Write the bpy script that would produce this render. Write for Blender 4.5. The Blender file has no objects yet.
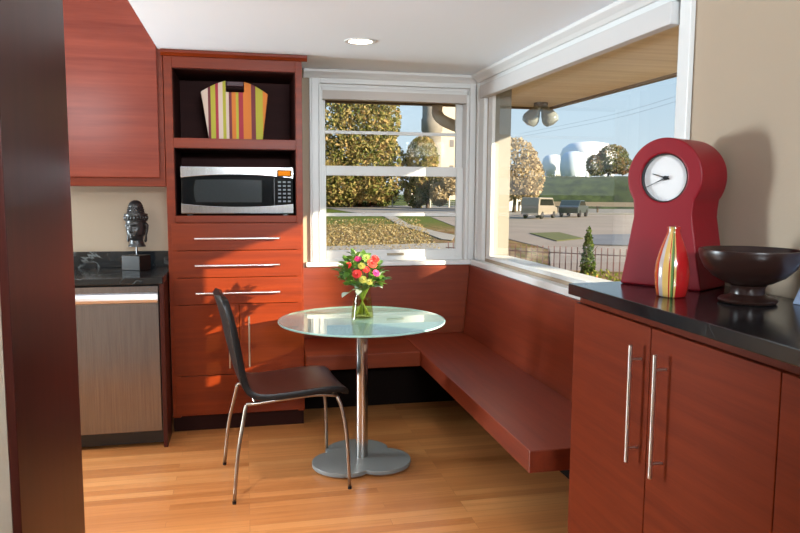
import bpy, bmesh, math, random
from mathutils import Vector, Matrix, Quaternion
rnd = random.Random(7)
PI = math.pi
scene = bpy.context.scene
COL = scene.collection

# ------------------------------------------------------------------ helpers
def link(o):
    COL.objects.link(o); return o

def tag(o, label=None, cat=None, group=None, kind=None):
    if label: o['label'] = label
    if cat: o['category'] = cat
    if group: o['group'] = group
    if kind: o['kind'] = kind
    return o

def thing(name, label, cat, loc=(0, 0, 0), rz=0, group=None):
    o = link(bpy.data.objects.new(name, None))
    o.location = loc; o.rotation_euler = (0, 0, rz); o.empty_display_size = .05
    return tag(o, label, cat, group)

def root_of(o):
    while o.parent: o = o.parent
    return o

def obj(name, bm, mat, parent=None, bevel=0, smooth=False, seg=2, local=False, origin=None):
    """link bm as ONE mesh object; vertices are given in world space unless local"""
    me = bpy.data.meshes.new(name)
    if parent is not None and not local:
        bmesh.ops.translate(bm, vec=-Vector(root_of(parent).location), verts=bm.verts)
    if origin is not None:
        bmesh.ops.translate(bm, vec=-Vector(origin), verts=bm.verts)
    bmesh.ops.recalc_face_normals(bm, faces=bm.faces)
    bm.to_mesh(me); bm.free()
    for m in (mat if isinstance(mat, (list, tuple)) else [mat]): me.materials.append(m)
    o = link(bpy.data.objects.new(name, me))
    if origin is not None: o.location = origin
    if parent is not None: o.parent = parent
    if bevel:
        b = o.modifiers.new('bevel', 'BEVEL'); b.width = bevel; b.segments = seg
        b.limit_method = 'ANGLE'; b.angle_limit = .6
    if smooth:
        for p in me.polygons: p.use_smooth = True
        if smooth == 'auto':
            me.set_sharp_from_angle(angle=math.radians(40))
    return o

def BM(): return bmesh.new()

def box(bm, x0, x1, y0, y1, z0, z1):
    v = [bm.verts.new(p) for p in ((x0,y0,z0),(x1,y0,z0),(x1,y1,z0),(x0,y1,z0),(x0,y0,z1),(x1,y0,z1),(x1,y1,z1),(x0,y1,z1))]
    for f in ((0,3,2,1),(4,5,6,7),(0,1,5,4),(1,2,6,5),(2,3,7,6),(3,0,4,7)): bm.faces.new([v[i] for i in f])
    return bm

def hexa(bm, pts):
    v = [bm.verts.new(p) for p in pts]
    for f in ((0,3,2,1),(4,5,6,7),(0,1,5,4),(1,2,6,5),(2,3,7,6),(3,0,4,7)): bm.faces.new([v[i] for i in f])
    return bm

def prism(bm, poly, a0, a1, axis='y'):
    """poly (u,v) extruded from a0 to a1 along axis: y->(u,a,v) x->(a,u,v) z->(u,v,a)"""
    def P(u, v, a): return {'y': (u, a, v), 'x': (a, u, v), 'z': (u, v, a)}[axis]
    A = [bm.verts.new(P(u, v, a0)) for u, v in poly]; B = [bm.verts.new(P(u, v, a1)) for u, v in poly]
    n = len(poly)
    bm.faces.new(A); bm.faces.new(B[::-1])
    for i in range(n):
        j = (i + 1) % n
        f = bm.faces.new((A[i], A[j], B[j], B[i])); f.material_index = 0
    return bm

def lathe(bm, prof, c=(0, 0, 0), n=32, sx=1, sy=1):
    """prof: list of (r, z)"""
    rings = []
    for r, z in prof:
        if r < 1e-6: rings.append([bm.verts.new((c[0], c[1], c[2] + z))])
        else: rings.append([bm.verts.new((c[0] + r*sx*math.cos(2*PI*i/n), c[1] + r*sy*math.sin(2*PI*i/n), c[2] + z)) for i in range(n)])
    for a, b in zip(rings, rings[1:]):
        for i in range(n):
            j = (i + 1) % n
            if len(a) == 1 and len(b) == 1: continue
            if len(a) == 1: bm.faces.new((a[0], b[i], b[j]))
            elif len(b) == 1: bm.faces.new((a[i], a[j], b[0]))
            else: bm.faces.new((a[i], a[j], b[j], b[i]))
    if len(rings[0]) > 1: bm.faces.new(rings[0][::-1])
    if len(rings[-1]) > 1: bm.faces.new(rings[-1])
    return bm

def tube(bm, pts, r, n=10, smooth_n=0, cap=True):
    pts = [Vector(p) for p in pts]
    if smooth_n and len(pts) > 2:
        q = []
        P = [pts[0]*2 - pts[1]] + pts + [pts[-1]*2 - pts[-2]]
        for i in range(1, len(P) - 2):
            for k in range(smooth_n):
                t = k / smooth_n; p0, p1, p2, p3 = P[i-1], P[i], P[i+1], P[i+2]
                q.append(.5*((2*p1) + (p2-p0)*t + (2*p0-5*p1+4*p2-p3)*t*t + (-p0+3*p1-3*p2+p3)*t**3))
        q.append(pts[-1]); pts = q
    rs = r if isinstance(r, (list, tuple)) else [r]*len(pts)
    if len(rs) != len(pts):
        rs = [rs[0] + (rs[-1]-rs[0])*i/(len(pts)-1) for i in range(len(pts))]
    rings = []
    up = None
    for i, p in enumerate(pts):
        d = (pts[min(i+1, len(pts)-1)] - pts[max(i-1, 0)]).normalized()
        if up is None:
            up = Vector((0, 0, 1)) if abs(d.z) < .9 else Vector((1, 0, 0))
        u = (up - d*up.dot(d)).normalized(); w = d.cross(u); up = u
        rings.append([bm.verts.new(p + rs[i]*(u*math.cos(2*PI*k/n) + w*math.sin(2*PI*k/n))) for k in range(n)])
    for a, b in zip(rings, rings[1:]):
        for k in range(n):
            bm.faces.new((a[k], a[(k+1) % n], b[(k+1) % n], b[k]))
    if cap:
        bm.faces.new(rings[0][::-1]); bm.faces.new(rings[-1])
    return bm

def sphere(bm, c, rx, ry=None, rz=None, nu=20, nv=12):
    ry = ry or rx; rz = rz or rx
    prof = [(math.sin(PI*i/nv), -math.cos(PI*i/nv)*rz) for i in range(nv+1)]
    prof[0] = (0, -rz); prof[-1] = (0, rz)
    return lathe(bm, prof, c, nu, rx, ry)

def struct(name, bm, mat, bevel=0, parent=None, smooth=False):
    o = obj(name, bm, mat, parent, bevel, smooth)
    if parent is None: o['kind'] = 'structure'
    return o

# ------------------------------------------------------------------ materials
def new_mat(name):
    m = bpy.data.materials.new(name); m.use_nodes = True
    nt = m.node_tree; nt.nodes.clear()
    out = nt.nodes.new('ShaderNodeOutputMaterial')
    return m, nt, out

def N(nt, t, **kw):
    n = nt.nodes.new(t)
    for k, v in kw.items():
        if k in n.inputs.keys(): n.inputs[k].default_value = v
        else: setattr(n, k, v)
    return n

def principled(name, col, rough=.5, metal=0, spec=.5, coat=0, bump=None, emis=None):
    m, nt, out = new_mat(name)
    p = N(nt, 'ShaderNodeBsdfPrincipled')
    p.inputs['Base Color'].default_value = (*col, 1); p.inputs['Roughness'].default_value = rough
    p.inputs['Metallic'].default_value = metal; p.inputs['Specular IOR Level'].default_value = spec
    p.inputs['Coat Weight'].default_value = coat; p.inputs['Coat Roughness'].default_value = .1
    if emis:
        p.inputs['Emission Color'].default_value = (*emis[0], 1); p.inputs['Emission Strength'].default_value = emis[1]
    nt.links.new(p.outputs[0], out.inputs[0])
    if bump:
        tc = N(nt, 'ShaderNodeTexCoord'); no = N(nt, 'ShaderNodeTexNoise'); no.inputs['Scale'].default_value = bump[0]
        nt.links.new(tc.outputs['Object'], no.inputs['Vector'])
        b = N(nt, 'ShaderNodeBump'); b.inputs['Strength'].default_value = bump[1]; b.inputs['Distance'].default_value = bump[2] if len(bump) > 2 else .01
        nt.links.new(no.outputs[0], b.inputs['Height']); nt.links.new(b.outputs[0], p.inputs['Normal'])
    return m

def ramp(nt, stops, interp='LINEAR'):
    r = N(nt, 'ShaderNodeValToRGB'); cr = r.color_ramp; cr.interpolation = interp
    while len(cr.elements) < len(stops): cr.elements.new(.5)
    for e, (p, c) in zip(cr.elements, stops): e.position = p; e.color = (*c, 1)
    return r

def noise_mat(name, stops, scale, stretch=(1, 1, 1), rough=.5, detail=6, metal=0, spec=.5, coord='Object', bump=0, nrough=.55, distort=0, coat=0):
    m, nt, out = new_mat(name)
    p = N(nt, 'ShaderNodeBsdfPrincipled'); p.inputs['Roughness'].default_value = rough
    p.inputs['Metallic'].default_value = metal; p.inputs['Specular IOR Level'].default_value = spec
    p.inputs['Coat Weight'].default_value = coat; p.inputs['Coat Roughness'].default_value = .12
    tc = N(nt, 'ShaderNodeTexCoord'); mp = N(nt, 'ShaderNodeMapping'); mp.inputs['Scale'].default_value = stretch
    no = N(nt, 'ShaderNodeTexNoise'); no.inputs['Scale'].default_value = scale; no.inputs['Detail'].default_value = detail
    no.inputs['Roughness'].default_value = nrough; no.inputs['Distortion'].default_value = distort
    nt.links.new(tc.outputs[coord], mp.inputs[0]); nt.links.new(mp.outputs[0], no.inputs['Vector'])
    r = ramp(nt, stops); nt.links.new(no.outputs[0], r.inputs[0]); nt.links.new(r.outputs[0], p.inputs['Base Color'])
    if bump:
        b = N(nt, 'ShaderNodeBump'); b.inputs['Strength'].default_value = bump; b.inputs['Distance'].default_value = .004
        nt.links.new(no.outputs[0], b.inputs['Height']); nt.links.new(b.outputs[0], p.inputs['Normal'])
    nt.links.new(p.outputs[0], out.inputs[0])
    return m

def wood(name, stretch, dark=(.11, .0125, .0015), lite=(.225, .029, .003), rough=.38, spec=.22):
    """stained cherry: broad tone bands plus fine pores along the grain"""
    m, nt, out = new_mat(name)
    p = N(nt, 'ShaderNodeBsdfPrincipled'); p.inputs['Roughness'].default_value = rough; p.inputs['Specular IOR Level'].default_value = spec
    tc = N(nt, 'ShaderNodeTexCoord'); mp = N(nt, 'ShaderNodeMapping'); mp.inputs['Scale'].default_value = stretch
    oi = N(nt, 'ShaderNodeObjectInfo'); add = N(nt, 'ShaderNodeVectorMath', operation='ADD')
    sc = N(nt, 'ShaderNodeVectorMath', operation='SCALE'); sc.inputs['Scale'].default_value = 13
    cmb = N(nt, 'ShaderNodeCombineXYZ')
    for i in range(3): nt.links.new(oi.outputs['Random'], cmb.inputs[i])
    nt.links.new(cmb.outputs[0], sc.inputs[0])
    nt.links.new(tc.outputs['Object'], mp.inputs[0]); nt.links.new(mp.outputs[0], add.inputs[0]); nt.links.new(sc.outputs[0], add.inputs[1])
    n1 = N(nt, 'ShaderNodeTexNoise'); n1.inputs['Scale'].default_value = 1; n1.inputs['Detail'].default_value = 5; n1.inputs['Distortion'].default_value = .3
    n2 = N(nt, 'ShaderNodeTexNoise'); n2.inputs['Scale'].default_value = 7; n2.inputs['Detail'].default_value = 3
    nt.links.new(add.outputs[0], n1.inputs['Vector']); nt.links.new(add.outputs[0], n2.inputs['Vector'])
    mx = N(nt, 'ShaderNodeMath', operation='MULTIPLY_ADD'); mx.inputs[1].default_value = .35
    nt.links.new(n2.outputs[0], mx.inputs[0]); nt.links.new(n1.outputs[0], mx.inputs[2])
    r = ramp(nt, [(.34, dark), (.66, tuple((a+b)/2 for a, b in zip(dark, lite))), (1.0, lite)])
    nt.links.new(mx.outputs[0], r.inputs[0]); nt.links.new(r.outputs[0], p.inputs['Base Color'])
    nt.links.new(p.outputs[0], out.inputs[0])
    return m

def stripes(name, stops, x0, x1, rough=.6, axis=0):
    """hard colour bands along one object axis: stops of (position 0..1, colour)"""
    m, nt, out = new_mat(name)
    p = N(nt, 'ShaderNodeBsdfPrincipled'); p.inputs['Roughness'].default_value = rough
    tc = N(nt, 'ShaderNodeTexCoord'); sp = N(nt, 'ShaderNodeSeparateXYZ'); mr = N(nt, 'ShaderNodeMapRange')
    mr.inputs['From Min'].default_value = x0; mr.inputs['From Max'].default_value = x1
    nt.links.new(tc.outputs['Object'], sp.inputs[0]); nt.links.new(sp.outputs[axis], mr.inputs['Value'])
    r = ramp(nt, stops, 'CONSTANT'); nt.links.new(mr.outputs[0], r.inputs[0]); nt.links.new(r.outputs[0], p.inputs['Base Color'])
    nt.links.new(p.outputs[0], out.inputs[0])
    return m

def thin_glass(name, tint=(1, 1, 1), ior=1.45, rough=0.0, body=None, mix=0.0, gmul=1.0):
    m, nt, out = new_mat(name)
    fr = N(nt, 'ShaderNodeFresnel'); fr.inputs['IOR'].default_value = ior
    tr = N(nt, 'ShaderNodeBsdfTransparent'); tr.inputs[0].default_value = (*tint, 1)
    gl = N(nt, 'ShaderNodeBsdfGlossy'); gl.inputs['Roughness'].default_value = rough
    base = tr
    if body:
        df = N(nt, 'ShaderNodeBsdfDiffuse'); df.inputs[0].default_value = (*body, 1)
        mb = N(nt, 'ShaderNodeMixShader'); mb.inputs[0].default_value = mix
        nt.links.new(tr.outputs[0], mb.inputs[1]); nt.links.new(df.outputs[0], mb.inputs[2]); base = mb
    mu = N(nt, 'ShaderNodeMath', operation='MULTIPLY'); mu.inputs[1].default_value = gmul; mu.use_clamp = True
    # one surface reflection per sheet: the far face of the thin sheet only transmits
    ge = N(nt, 'ShaderNodeNewGeometry'); inv = N(nt, 'ShaderNodeMath', operation='SUBTRACT'); inv.inputs[0].default_value = 1
    m2 = N(nt, 'ShaderNodeMath', operation='MULTIPLY')
    nt.links.new(ge.outputs['Backfacing'], inv.inputs[1]); nt.links.new(fr.outputs[0], m2.inputs[0]); nt.links.new(inv.outputs[0], m2.inputs[1])
    nt.links.new(m2.outputs[0], mu.inputs[0])
    mx = N(nt, 'ShaderNodeMixShader')
    nt.links.new(mu.outputs[0], mx.inputs[0]); nt.links.new(base.outputs[0], mx.inputs[1]); nt.links.new(gl.outputs[0], mx.inputs[2])
    nt.links.new(mx.outputs[0], out.inputs[0])
    return m

def floor_mat():
    m, nt, out = new_mat('oak strip floor')
    p = N(nt, 'ShaderNodeBsdfPrincipled'); p.inputs['Roughness'].default_value = .3; p.inputs['Specular IOR Level'].default_value = .45
    tc = N(nt, 'ShaderNodeTexCoord')
    br = N(nt, 'ShaderNodeTexBrick'); br.offset = .37; br.offset_frequency = 3; br.squash = 1
    br.inputs['Scale'].default_value = 1; br.inputs['Brick Width'].default_value = .95; br.inputs['Row Height'].default_value = .056
    br.inputs['Mortar Size'].default_value = .0011; br.inputs['Mortar Smooth'].default_value = .2; br.inputs['Bias'].default_value = 0
    br.inputs['Color1'].default_value = (0, 0, 0, 1); br.inputs['Color2'].default_value = (1, 1, 1, 1); br.inputs['Mortar'].default_value = (.5, .5, .5, 1)
    nt.links.new(tc.outputs['Object'], br.inputs['Vector'])
    r = ramp(nt, [(0, (.40, .145, .042)), (.3, (.48, .182, .056)), (.7, (.54, .215, .068)), (1, (.60, .265, .092))])
    nt.links.new(br.outputs['Color'], r.inputs[0])
    mp = N(nt, 'ShaderNodeMapping'); mp.inputs['Scale'].default_value = (2.2, 55, 1)
    # every strip its own grain: shift the noise by the strip's random tone
    no = N(nt, 'ShaderNodeTexNoise', noise_dimensions='4D'); no.inputs['Scale'].default_value = 1; no.inputs['Detail'].default_value = 6; no.inputs['Roughness'].default_value = .65
    sw = N(nt, 'ShaderNodeMath', operation='MULTIPLY'); sw.inputs[1].default_value = 40
    nt.links.new(br.outputs['Color'], sw.inputs[0]); nt.links.new(sw.outputs[0], no.inputs['W'])
    nt.links.new(tc.outputs['Object'], mp.inputs[0]); nt.links.new(mp.outputs[0], no.inputs['Vector'])
    r2 = ramp(nt, [(.3, (.84, .78, .72)), (.55, (1, 1, 1)), (.8, (1.08, 1.09, 1.08))]); nt.links.new(no.outputs[0], r2.inputs[0])
    mm = N(nt, 'ShaderNodeMix', data_type='RGBA', blend_type='MULTIPLY'); mm.inputs['Factor'].default_value = 1
    nt.links.new(r.outputs[0], mm.inputs['A']); nt.links.new(r2.outputs[0], mm.inputs['B'])
    m2 = N(nt, 'ShaderNodeMix', data_type='RGBA'); m2.inputs['B'].default_value = (.16, .07, .03, 1)
    ml = N(nt, 'ShaderNodeMath', operation='MULTIPLY'); ml.inputs[1].default_value = .4
    nt.links.new(br.outputs['Fac'], ml.inputs[0]); nt.links.new(ml.outputs[0], m2.inputs['Factor'])
    nt.links.new(mm.outputs['Result'], m2.inputs['A']); nt.links.new(m2.outputs['Result'], p.inputs['Base Color'])
    nt.links.new(p.outputs[0], out.inputs[0])
    return m

def stone_mat(name, base=(.012, .015, .017), vein=(.17, .19, .19), rough=.28):
    m, nt, out = new_mat(name)
    p = N(nt, 'ShaderNodeBsdfPrincipled'); p.inputs['Roughness'].default_value = rough
    tc = N(nt, 'ShaderNodeTexCoord')
    n1 = N(nt, 'ShaderNodeTexNoise'); n1.inputs['Scale'].default_value = 3.2; n1.inputs['Detail'].default_value = 8; n1.inputs['Distortion'].default_value = 1.6
    nt.links.new(tc.outputs['Object'], n1.inputs['Vector'])
    r = ramp(nt, [(.0, base), (.485, base), (.5, vein), (.512, base), (.64, tuple(c*2.2 for c in base)), (1, base)])
    nt.links.new(n1.outputs[0], r.inputs[0])
    n2 = N(nt, 'ShaderNodeTexNoise'); n2.inputs['Scale'].default_value = 5; nt.links.new(tc.outputs['Object'], n2.inputs['Vector'])
    r2 = ramp(nt, [(.5, (0, 0, 0)), (.66, (1, 1, 1))]); nt.links.new(n2.outputs[0], r2.inputs[0])
    mx = N(nt, 'ShaderNodeMix', data_type='RGBA'); mx.inputs['A'].default_value = (*[c*1.4 for c in base], 1)
    nt.links.new(r2.outputs[0], mx.inputs['Factor']); nt.links.new(r.outputs[0], mx.inputs['B'])
    nt.links.new(mx.outputs['Result'], p.inputs['Base Color']); nt.links.new(p.outputs[0], out.inputs[0])
    return m

WX = wood('cherry grain along the back wall', (1.3, 14, 26))
WY = wood('cherry grain along the window wall', (26, 1.3, 26), dark=(.12, .017, .007), lite=(.22, .034, .011), rough=.36, spec=.45)
WB = wood('bench cherry toned for shade', (1.3, 14, 26), dark=(.11, .016, .004), lite=(.20, .033, .008), spec=.3)  # same cherry toned darker, putting the bench's shading into the colour
WYC = wood('cherry of the tall sideboard', (8, 1.4, 30), dark=(.105, .013, .0035), lite=(.17, .024, .006), rough=.45, spec=.1)
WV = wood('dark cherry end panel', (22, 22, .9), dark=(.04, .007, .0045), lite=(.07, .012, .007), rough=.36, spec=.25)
WU = wood('cherry upper door', (1.1, 12, 22), dark=(.15, .024, .015), lite=(.26, .05, .026), rough=.27)
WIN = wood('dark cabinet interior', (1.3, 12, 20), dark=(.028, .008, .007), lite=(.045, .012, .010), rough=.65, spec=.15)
FLOOR = floor_mat()
STONE = stone_mat('black soapstone', base=(.007, .009, .011), rough=.16)
STONE2 = stone_mat('black soapstone sideboard top', base=(.006, .007, .008), vein=(.04, .045, .045), rough=.16)
PAINT_W = principled('white trim paint', (.68, .69, .68), .35, bump=(60, .03))
PAINT_C = principled('ceiling paint', (.84, .91, .97), .8, bump=(90, .03))
BEIGE = principled('beige wall paint', (.385, .30, .215), .8, bump=(120, .05))
STEEL = noise_mat('brushed stainless steel', [(.3, (.50, .49, .49)), (.7, (.62, .61, .60))], 4, (1, 1, 60), rough=.3, metal=1)
STEELD = noise_mat('dishwasher steel', [(.3, (.21, .20, .215)), (.7, (.27, .26, .275))], 4, (40, 40, 1), rough=.24, metal=1)
STEELM = noise_mat('microwave steel', [(.3, (.40, .39, .40)), (.7, (.50, .49, .49))], 4, (30, 30, 1), rough=.15, metal=1)
STEELV = noise_mat('brushed steel pole', [(.3, (.50, .48, .46)), (.7, (.62, .60, .58))], 4, (30, 30, 1), rough=.22, metal=1)
NICKEL = principled('satin nickel', (.72, .70, .66), .28, 1)
CHROME = principled('satin chrome tube', (.36, .31, .26), .3, 1)
BLACK = principled('black plastic', (.008, .008, .009), .3)
BLACKG = principled('black glass', (.006, .007, .008), .08, spec=.2)
MESHW = noise_mat('microwave window', [(.4, (.022, .027, .030)), (.6, (.032, .038, .042))], 220, rough=.12, spec=.25)
DARK = principled('black toe kick', (.008, .007, .007), .6)
LEATHER = noise_mat('black leather', [(.35, (.006, .005, .005)), (.7, (.010, .008, .007))], 160, rough=.36, bump=.12, spec=.35)
GREYM = principled('grey powder coat', (.20, .205, .195), .42, bump=(300, .05))
GLASS = thin_glass('window glass', (.97, .985, .98), gmul=1.0)
TGLASS = thin_glass('frosted table glass', (.72, .90, .86), ior=1.5, rough=.015, body=(.50, .72, .68), mix=.42, gmul=1.15)
TEDGE = principled('table glass edge', (.42, .68, .62), .25)
VGLASS = thin_glass('vase glass', (.93, .95, .88), ior=1.45, rough=.0)
WATER = thin_glass('vase water', (.90, .88, .62), ior=1.2)
RED = principled('red lacquer', (.20, .005, .011), .42, spec=.3)
FACE = principled('clock face paper', (.66, .65, .64), .6)
BOWLW = noise_mat('dark turned wood', [(.3, (.014, .006, .0045)), (.7, (.027, .010, .007))], 3, (1, 1, 16), rough=.28, spec=.4)
SHADE = principled('pale roller fabric', (.56, .52, .485), .75, bump=(400, .1))
SHADEW = principled('white roller fabric', (.55, .54, .53), .7, bump=(400, .1))
BUDDHA = noise_mat('dark patinated bronze', [(.3, (.016, .016, .017)), (.7, (.05, .05, .05))], 30, rough=.32, metal=.3, bump=.3)
AMBER = principled('amber display', (.02, .008, 0), .6, spec=.05, emis=((1, .30, .01), .42))
GREYB = principled('grey key print', (.16, .18, .21), .5)
LAMP = principled('lit lamp lens', (.9, .85, .75), .4, emis=((1, .86, .66), 5))

# ------------------------------------------------------------------ room shell
CEIL = 2.2; CEILK = 2.5; XR = 1.58; YB = 4.75; YK = 4.58
struct('floor', box(BM(), -4, XR + .2, -1.6, 4.95, -.05, 0), FLOOR)
b = BM()
box(b, -.446, XR + .15, -1.6, YB + .15, CEIL, CEIL + .05)
box(b, -.456, -.446, -1.6, YB + .15, CEIL, CEILK + .05)
box(b, -4, -.456, -1.6, YB + .15, CEILK, CEILK + .05)
struct('ceiling', b, PAINT_C)
# back wall: window opening X .49-1.52, z .945-2.12 ; kitchen half stands 17 cm nearer
b = BM()
box(b, -.42, .49, YB, YB + .15, -.05, CEIL); box(b, 1.52, XR, YB, YB + .15, -.05, CEIL)
box(b, .49, 1.52, YB, YB + .15, -.05, .945); box(b, .49, 1.52, YB, YB + .15, 2.12, CEIL)
box(b, -4, -.42, YK, YB + .15, -.05, CEILK)
struct('wall_back', b, BEIGE)
W2A, W2B, W2S, W2T = 2.394, 4.543, .975, 2.12
b = BM()
box(b, XR, XR + .15, -1.6, W2A, -.05, CEIL); box(b, XR, XR + .15, W2B, YB + .15, -.05, CEIL)
box(b, XR, XR + .15, W2A, W2B, -.05, W2S); box(b, XR, XR + .15, W2A, W2B, W2T, CEIL)
struct('wall_right', b, BEIGE)
struct('wall_left', box(BM(), -4.15, -4, -1.6, 4.9, -.05, CEILK), BEIGE)
struct('wall_rear', box(BM(), -4.15, XR + .15, -1.75, -1.6, -.05, CEILK), BEIGE)
struct('wall_partition', box(BM(), -4, -.52, 1.673, 2.26, 0, CEILK), BEIGE)

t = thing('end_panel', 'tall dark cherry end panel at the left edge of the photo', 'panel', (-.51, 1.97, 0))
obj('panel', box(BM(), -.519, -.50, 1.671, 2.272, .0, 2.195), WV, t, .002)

# ------------------------------------------------------------------ windows
w1 = link(bpy.data.objects.new('window_1', None)); w1.location = (1, YB, .945); tag(w1, 'white double-hung window on the back wall', None, None, 'structure')
b = BM()
box(b, .424, .492, 4.728, 4.749, .95, 2.19); box(b, 1.516, 1.560, 4.728, 4.749, .95, 2.19); box(b, .492, 1.516, 4.728, 4.749, 2.118, 2.19)
box(b, .436, .446, 4.720, 4.728, .95, 2.15); box(b, .482, .491, 4.720, 4.728, .95, 2.118); box(b, .492, 1.516, 4.720, 4.728, 2.118, 2.128)
obj('casing', b, PAINT_W, w1, .003)
obj('cornice', prism(BM(), [(4.749, 2.150), (4.715, 2.150), (4.700, 2.165), (4.672, 2.183), (4.668, 2.199), (4.749, 2.199)], .385, 1.565, 'x'), PAINT_W, w1, .002)
b = BM()
box(b, .491, .511, 4.752, 4.89, .947, 2.118); box(b, 1.499, 1.519, 4.752, 4.89, .947, 2.118); box(b, .511, 1.499, 4.752, 4.89, 2.098, 2.118); box(b, .511, 1.499, 4.80, 4.89, .947, .965)
obj('jamb', b, PAINT_W, w1, .002)
obj('sill', box(BM(), .392, 1.527, 4.695, 4.799, .920, .950), PAINT_W, w1, .004)
def sash(name, y0, y1, z0, z1, gz0, gz1, gx0, gx1, mun, x0=.513, x1=1.497):
    b = BM()
    box(b, x0, gx0, y0, y1, z0, z1); box(b, gx1, x1, y0, y1, z0, z1); box(b, gx0, gx1, y0, y1, z0, gz0); box(b, gx0, gx1, y0, y1, gz1, z1)
    s = obj(name, b, PAINT_W, w1, .003)
    ym = (y0 + y1)/2
    obj('muntin', box(BM(), gx0, gx1, y0 + .004, y1 - .004, mun - .011, mun + .011), PAINT_W, s, .002)
    obj('pane', box(BM(), gx0 - .004, gx1 + .004, ym - .002, ym + .002, gz0 - .004, gz1 + .004), GLASS, s)
    return s
sash('upper_sash', 4.842, 4.872, 1.535, 2.096, 1.590, 2.07, .538, 1.452, 1.816, x1=1.498)
ls = sash('lower_sash', 4.806, 4.836, .952, 1.590, 1.020, 1.524, .538, 1.450, 1.262)
b = BM(); box(b, .955, 1.075, 4.797, 4.806, .985, .997); box(b, .955, 1.075, 4.790, 4.799, .982, .987)
obj('sash_lift', b, principled('brass lift', (.42, .36, .26), .35, 1), ls, .002)
tag(obj('roller_shade', box(BM(), .500, 1.512, 4.756, 4.804, 2.022, 2.097), SHADE, None, .003), 'pale greige roller shade cassette at the head of the back window', 'window shade')
rs = bpy.data.objects['roller_shade']
obj('head_rail', box(BM(), .500, 1.512, 4.752, 4.755, 2.078, 2.097), PAINT_W, rs, .001)

w2 = link(bpy.data.objects.new('window_2', None)); w2.location = (XR, 3.4, W2S); tag(w2, 'wide white picture window over the bench', None, None, 'structure')
b = BM()
box(b, 1.558, 1.579, W2B + .001, 4.718, .957, 2.19); box(b, 1.558, 1.579, 2.327, W2A - .001, .957, 2.19); box(b, 1.558, 1.579, W2A - .001, W2B + .001, 2.121, 2.19)
box(b, 1.551, 1.558, W2B + .002, W2B + .014, .957, 2.121); box(b, 1.551, 1.558, 4.66, 4.70, .957, 2.15)
obj('casing', b, PAINT_W, w2, .003)
obj('cornice', prism(BM(), [(1.579, 2.150), (1.545, 2.150), (1.530, 2.165), (1.502, 2.183), (1.498, 2.199), (1.579, 2.199)], 2.29, 4.668, 'y'), PAINT_W, w2, .002)
b = BM()
box(b, 1.582, 1.6065, W2B - .022, W2B - .001, W2S + .001, W2T - .001); box(b, 1.582, 1.72, W2A + .001, W2A + .022, W2S + .001, W2T - .001)
box(b, 1.582, 1.72, W2A + .022, W2B - .022, W2T - .022, W2T - .001); box(b, 1.585, 1.72, W2A + .022, W2B - .022, W2S + .001, .998)
box(b, 1.583, 1.606, W2B - .075, W2B - .022, .998, W2T - .022); box(b, 1.583, 1.606, W2A + .022, W2A + .04, .998, W2T - .022)
box(b, 1.583, 1.606, W2A + .04, W2B - .075, 2.07, W2T - .022)
obj('frame', b, PAINT_W, w2, .002)
obj('outer_jamb', box(BM(), 1.6115, 1.735, W2B - .0205, W2B - .001, W2S + .024, W2T - .024), principled('weathered outer jamb', (.27, .255, .215), .7), w2, .002)
obj('pane', box(BM(), 1.607, 1.611, W2A + .024, W2B - .0215, .9985, 2.095), GLASS, w2)
b = BM(); box(b, 1.525, 1.579, 2.30, 4.694, .918, .956); box(b, 1.579, 1.5845, W2A + .001, W2B - .001, .9755, .988)
obj('sill', b, PAINT_W, w2, .004)
tag(obj('roller_shade', box(BM(), 1.530, 1.578, W2A + .015, W2B + .035, 2.035, 2.117), SHADEW, None, .004), 'long white roller shade cassette at the head of the picture window', 'window shade')

# ------------------------------------------------------------------ tall cabinet on the back wall
YF = 4.25
tc = thing('tall_cabinet', 'tall cherry cabinet with open shelves, three drawers and two doors', 'cabinet', (-.046, 4.5, 0))
XL, XRc = -.430, .338
b = BM()
box(b, XL, -.384, YF, 4.74, .09, 2.165); box(b, .300, XRc, YF, 4.74, .09, 2.165)          # sides with front stiles
box(b, -.384, .300, YF, 4.74, 2.103, 2.165)                                              # top rail
box(b, -.384, .300, YF, 4.70, 1.659, 1.715)                                              # shelf
box(b, -.384, .300, YF, 4.70, 1.236, 1.275)                                              # microwave floor
box(b, -.384, .300, YF + .022, 4.60, .09, 1.236)                                         # body behind the drawers
obj('carcass', b, WX, tc, .0015)
b = BM()
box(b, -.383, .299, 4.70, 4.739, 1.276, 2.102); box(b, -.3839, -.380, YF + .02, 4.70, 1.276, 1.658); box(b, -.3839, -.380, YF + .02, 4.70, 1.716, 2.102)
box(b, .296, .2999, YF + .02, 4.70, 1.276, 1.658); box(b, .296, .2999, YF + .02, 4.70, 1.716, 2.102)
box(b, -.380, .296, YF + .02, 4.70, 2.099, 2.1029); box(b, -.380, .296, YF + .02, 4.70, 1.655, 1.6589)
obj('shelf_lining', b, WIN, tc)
obj('crown_moulding', prism(BM(), [(YF + .01, 2.165), (YF - .008, 2.165), (YF - .022, 2.182), (YF - .022, 2.197), (YF + .01, 2.197)], XL - .012, XRc + .030, 'x'), WX, tc, .001)
def bar_handle(a, c, off, post, r=.006, axis='x'):
    """bar pull between points a and c, standing off by vector off, with two posts set in from the ends"""
    b = BM(); a = Vector(a); c = Vector(c); off = Vector(off)
    tube(b, [a + off, c + off], r, 12)
    for k in post:
        p = a + (c - a)*k
        tube(b, [p, p + off], r*.75, 10)
    return b
def front(x0, x1, z0, z1, name):
    return obj(name, box(BM(), x0, x1, YF - .001, YF + .020, z0, z1), WX, tc, .002)
for z0, z1, hz in ((1.0745, 1.232, 1.144), (.9165, 1.0715, .988), (.7585, .9135, .8265)):
    d = front(-.409, .328, z0, z1, 'drawer')
    obj('handle', bar_handle((-.283, YF - .001, hz), (.198, YF - .001, hz), (0, -.032, 0), (.1, .9)), NICKEL, d, smooth='auto')
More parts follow.
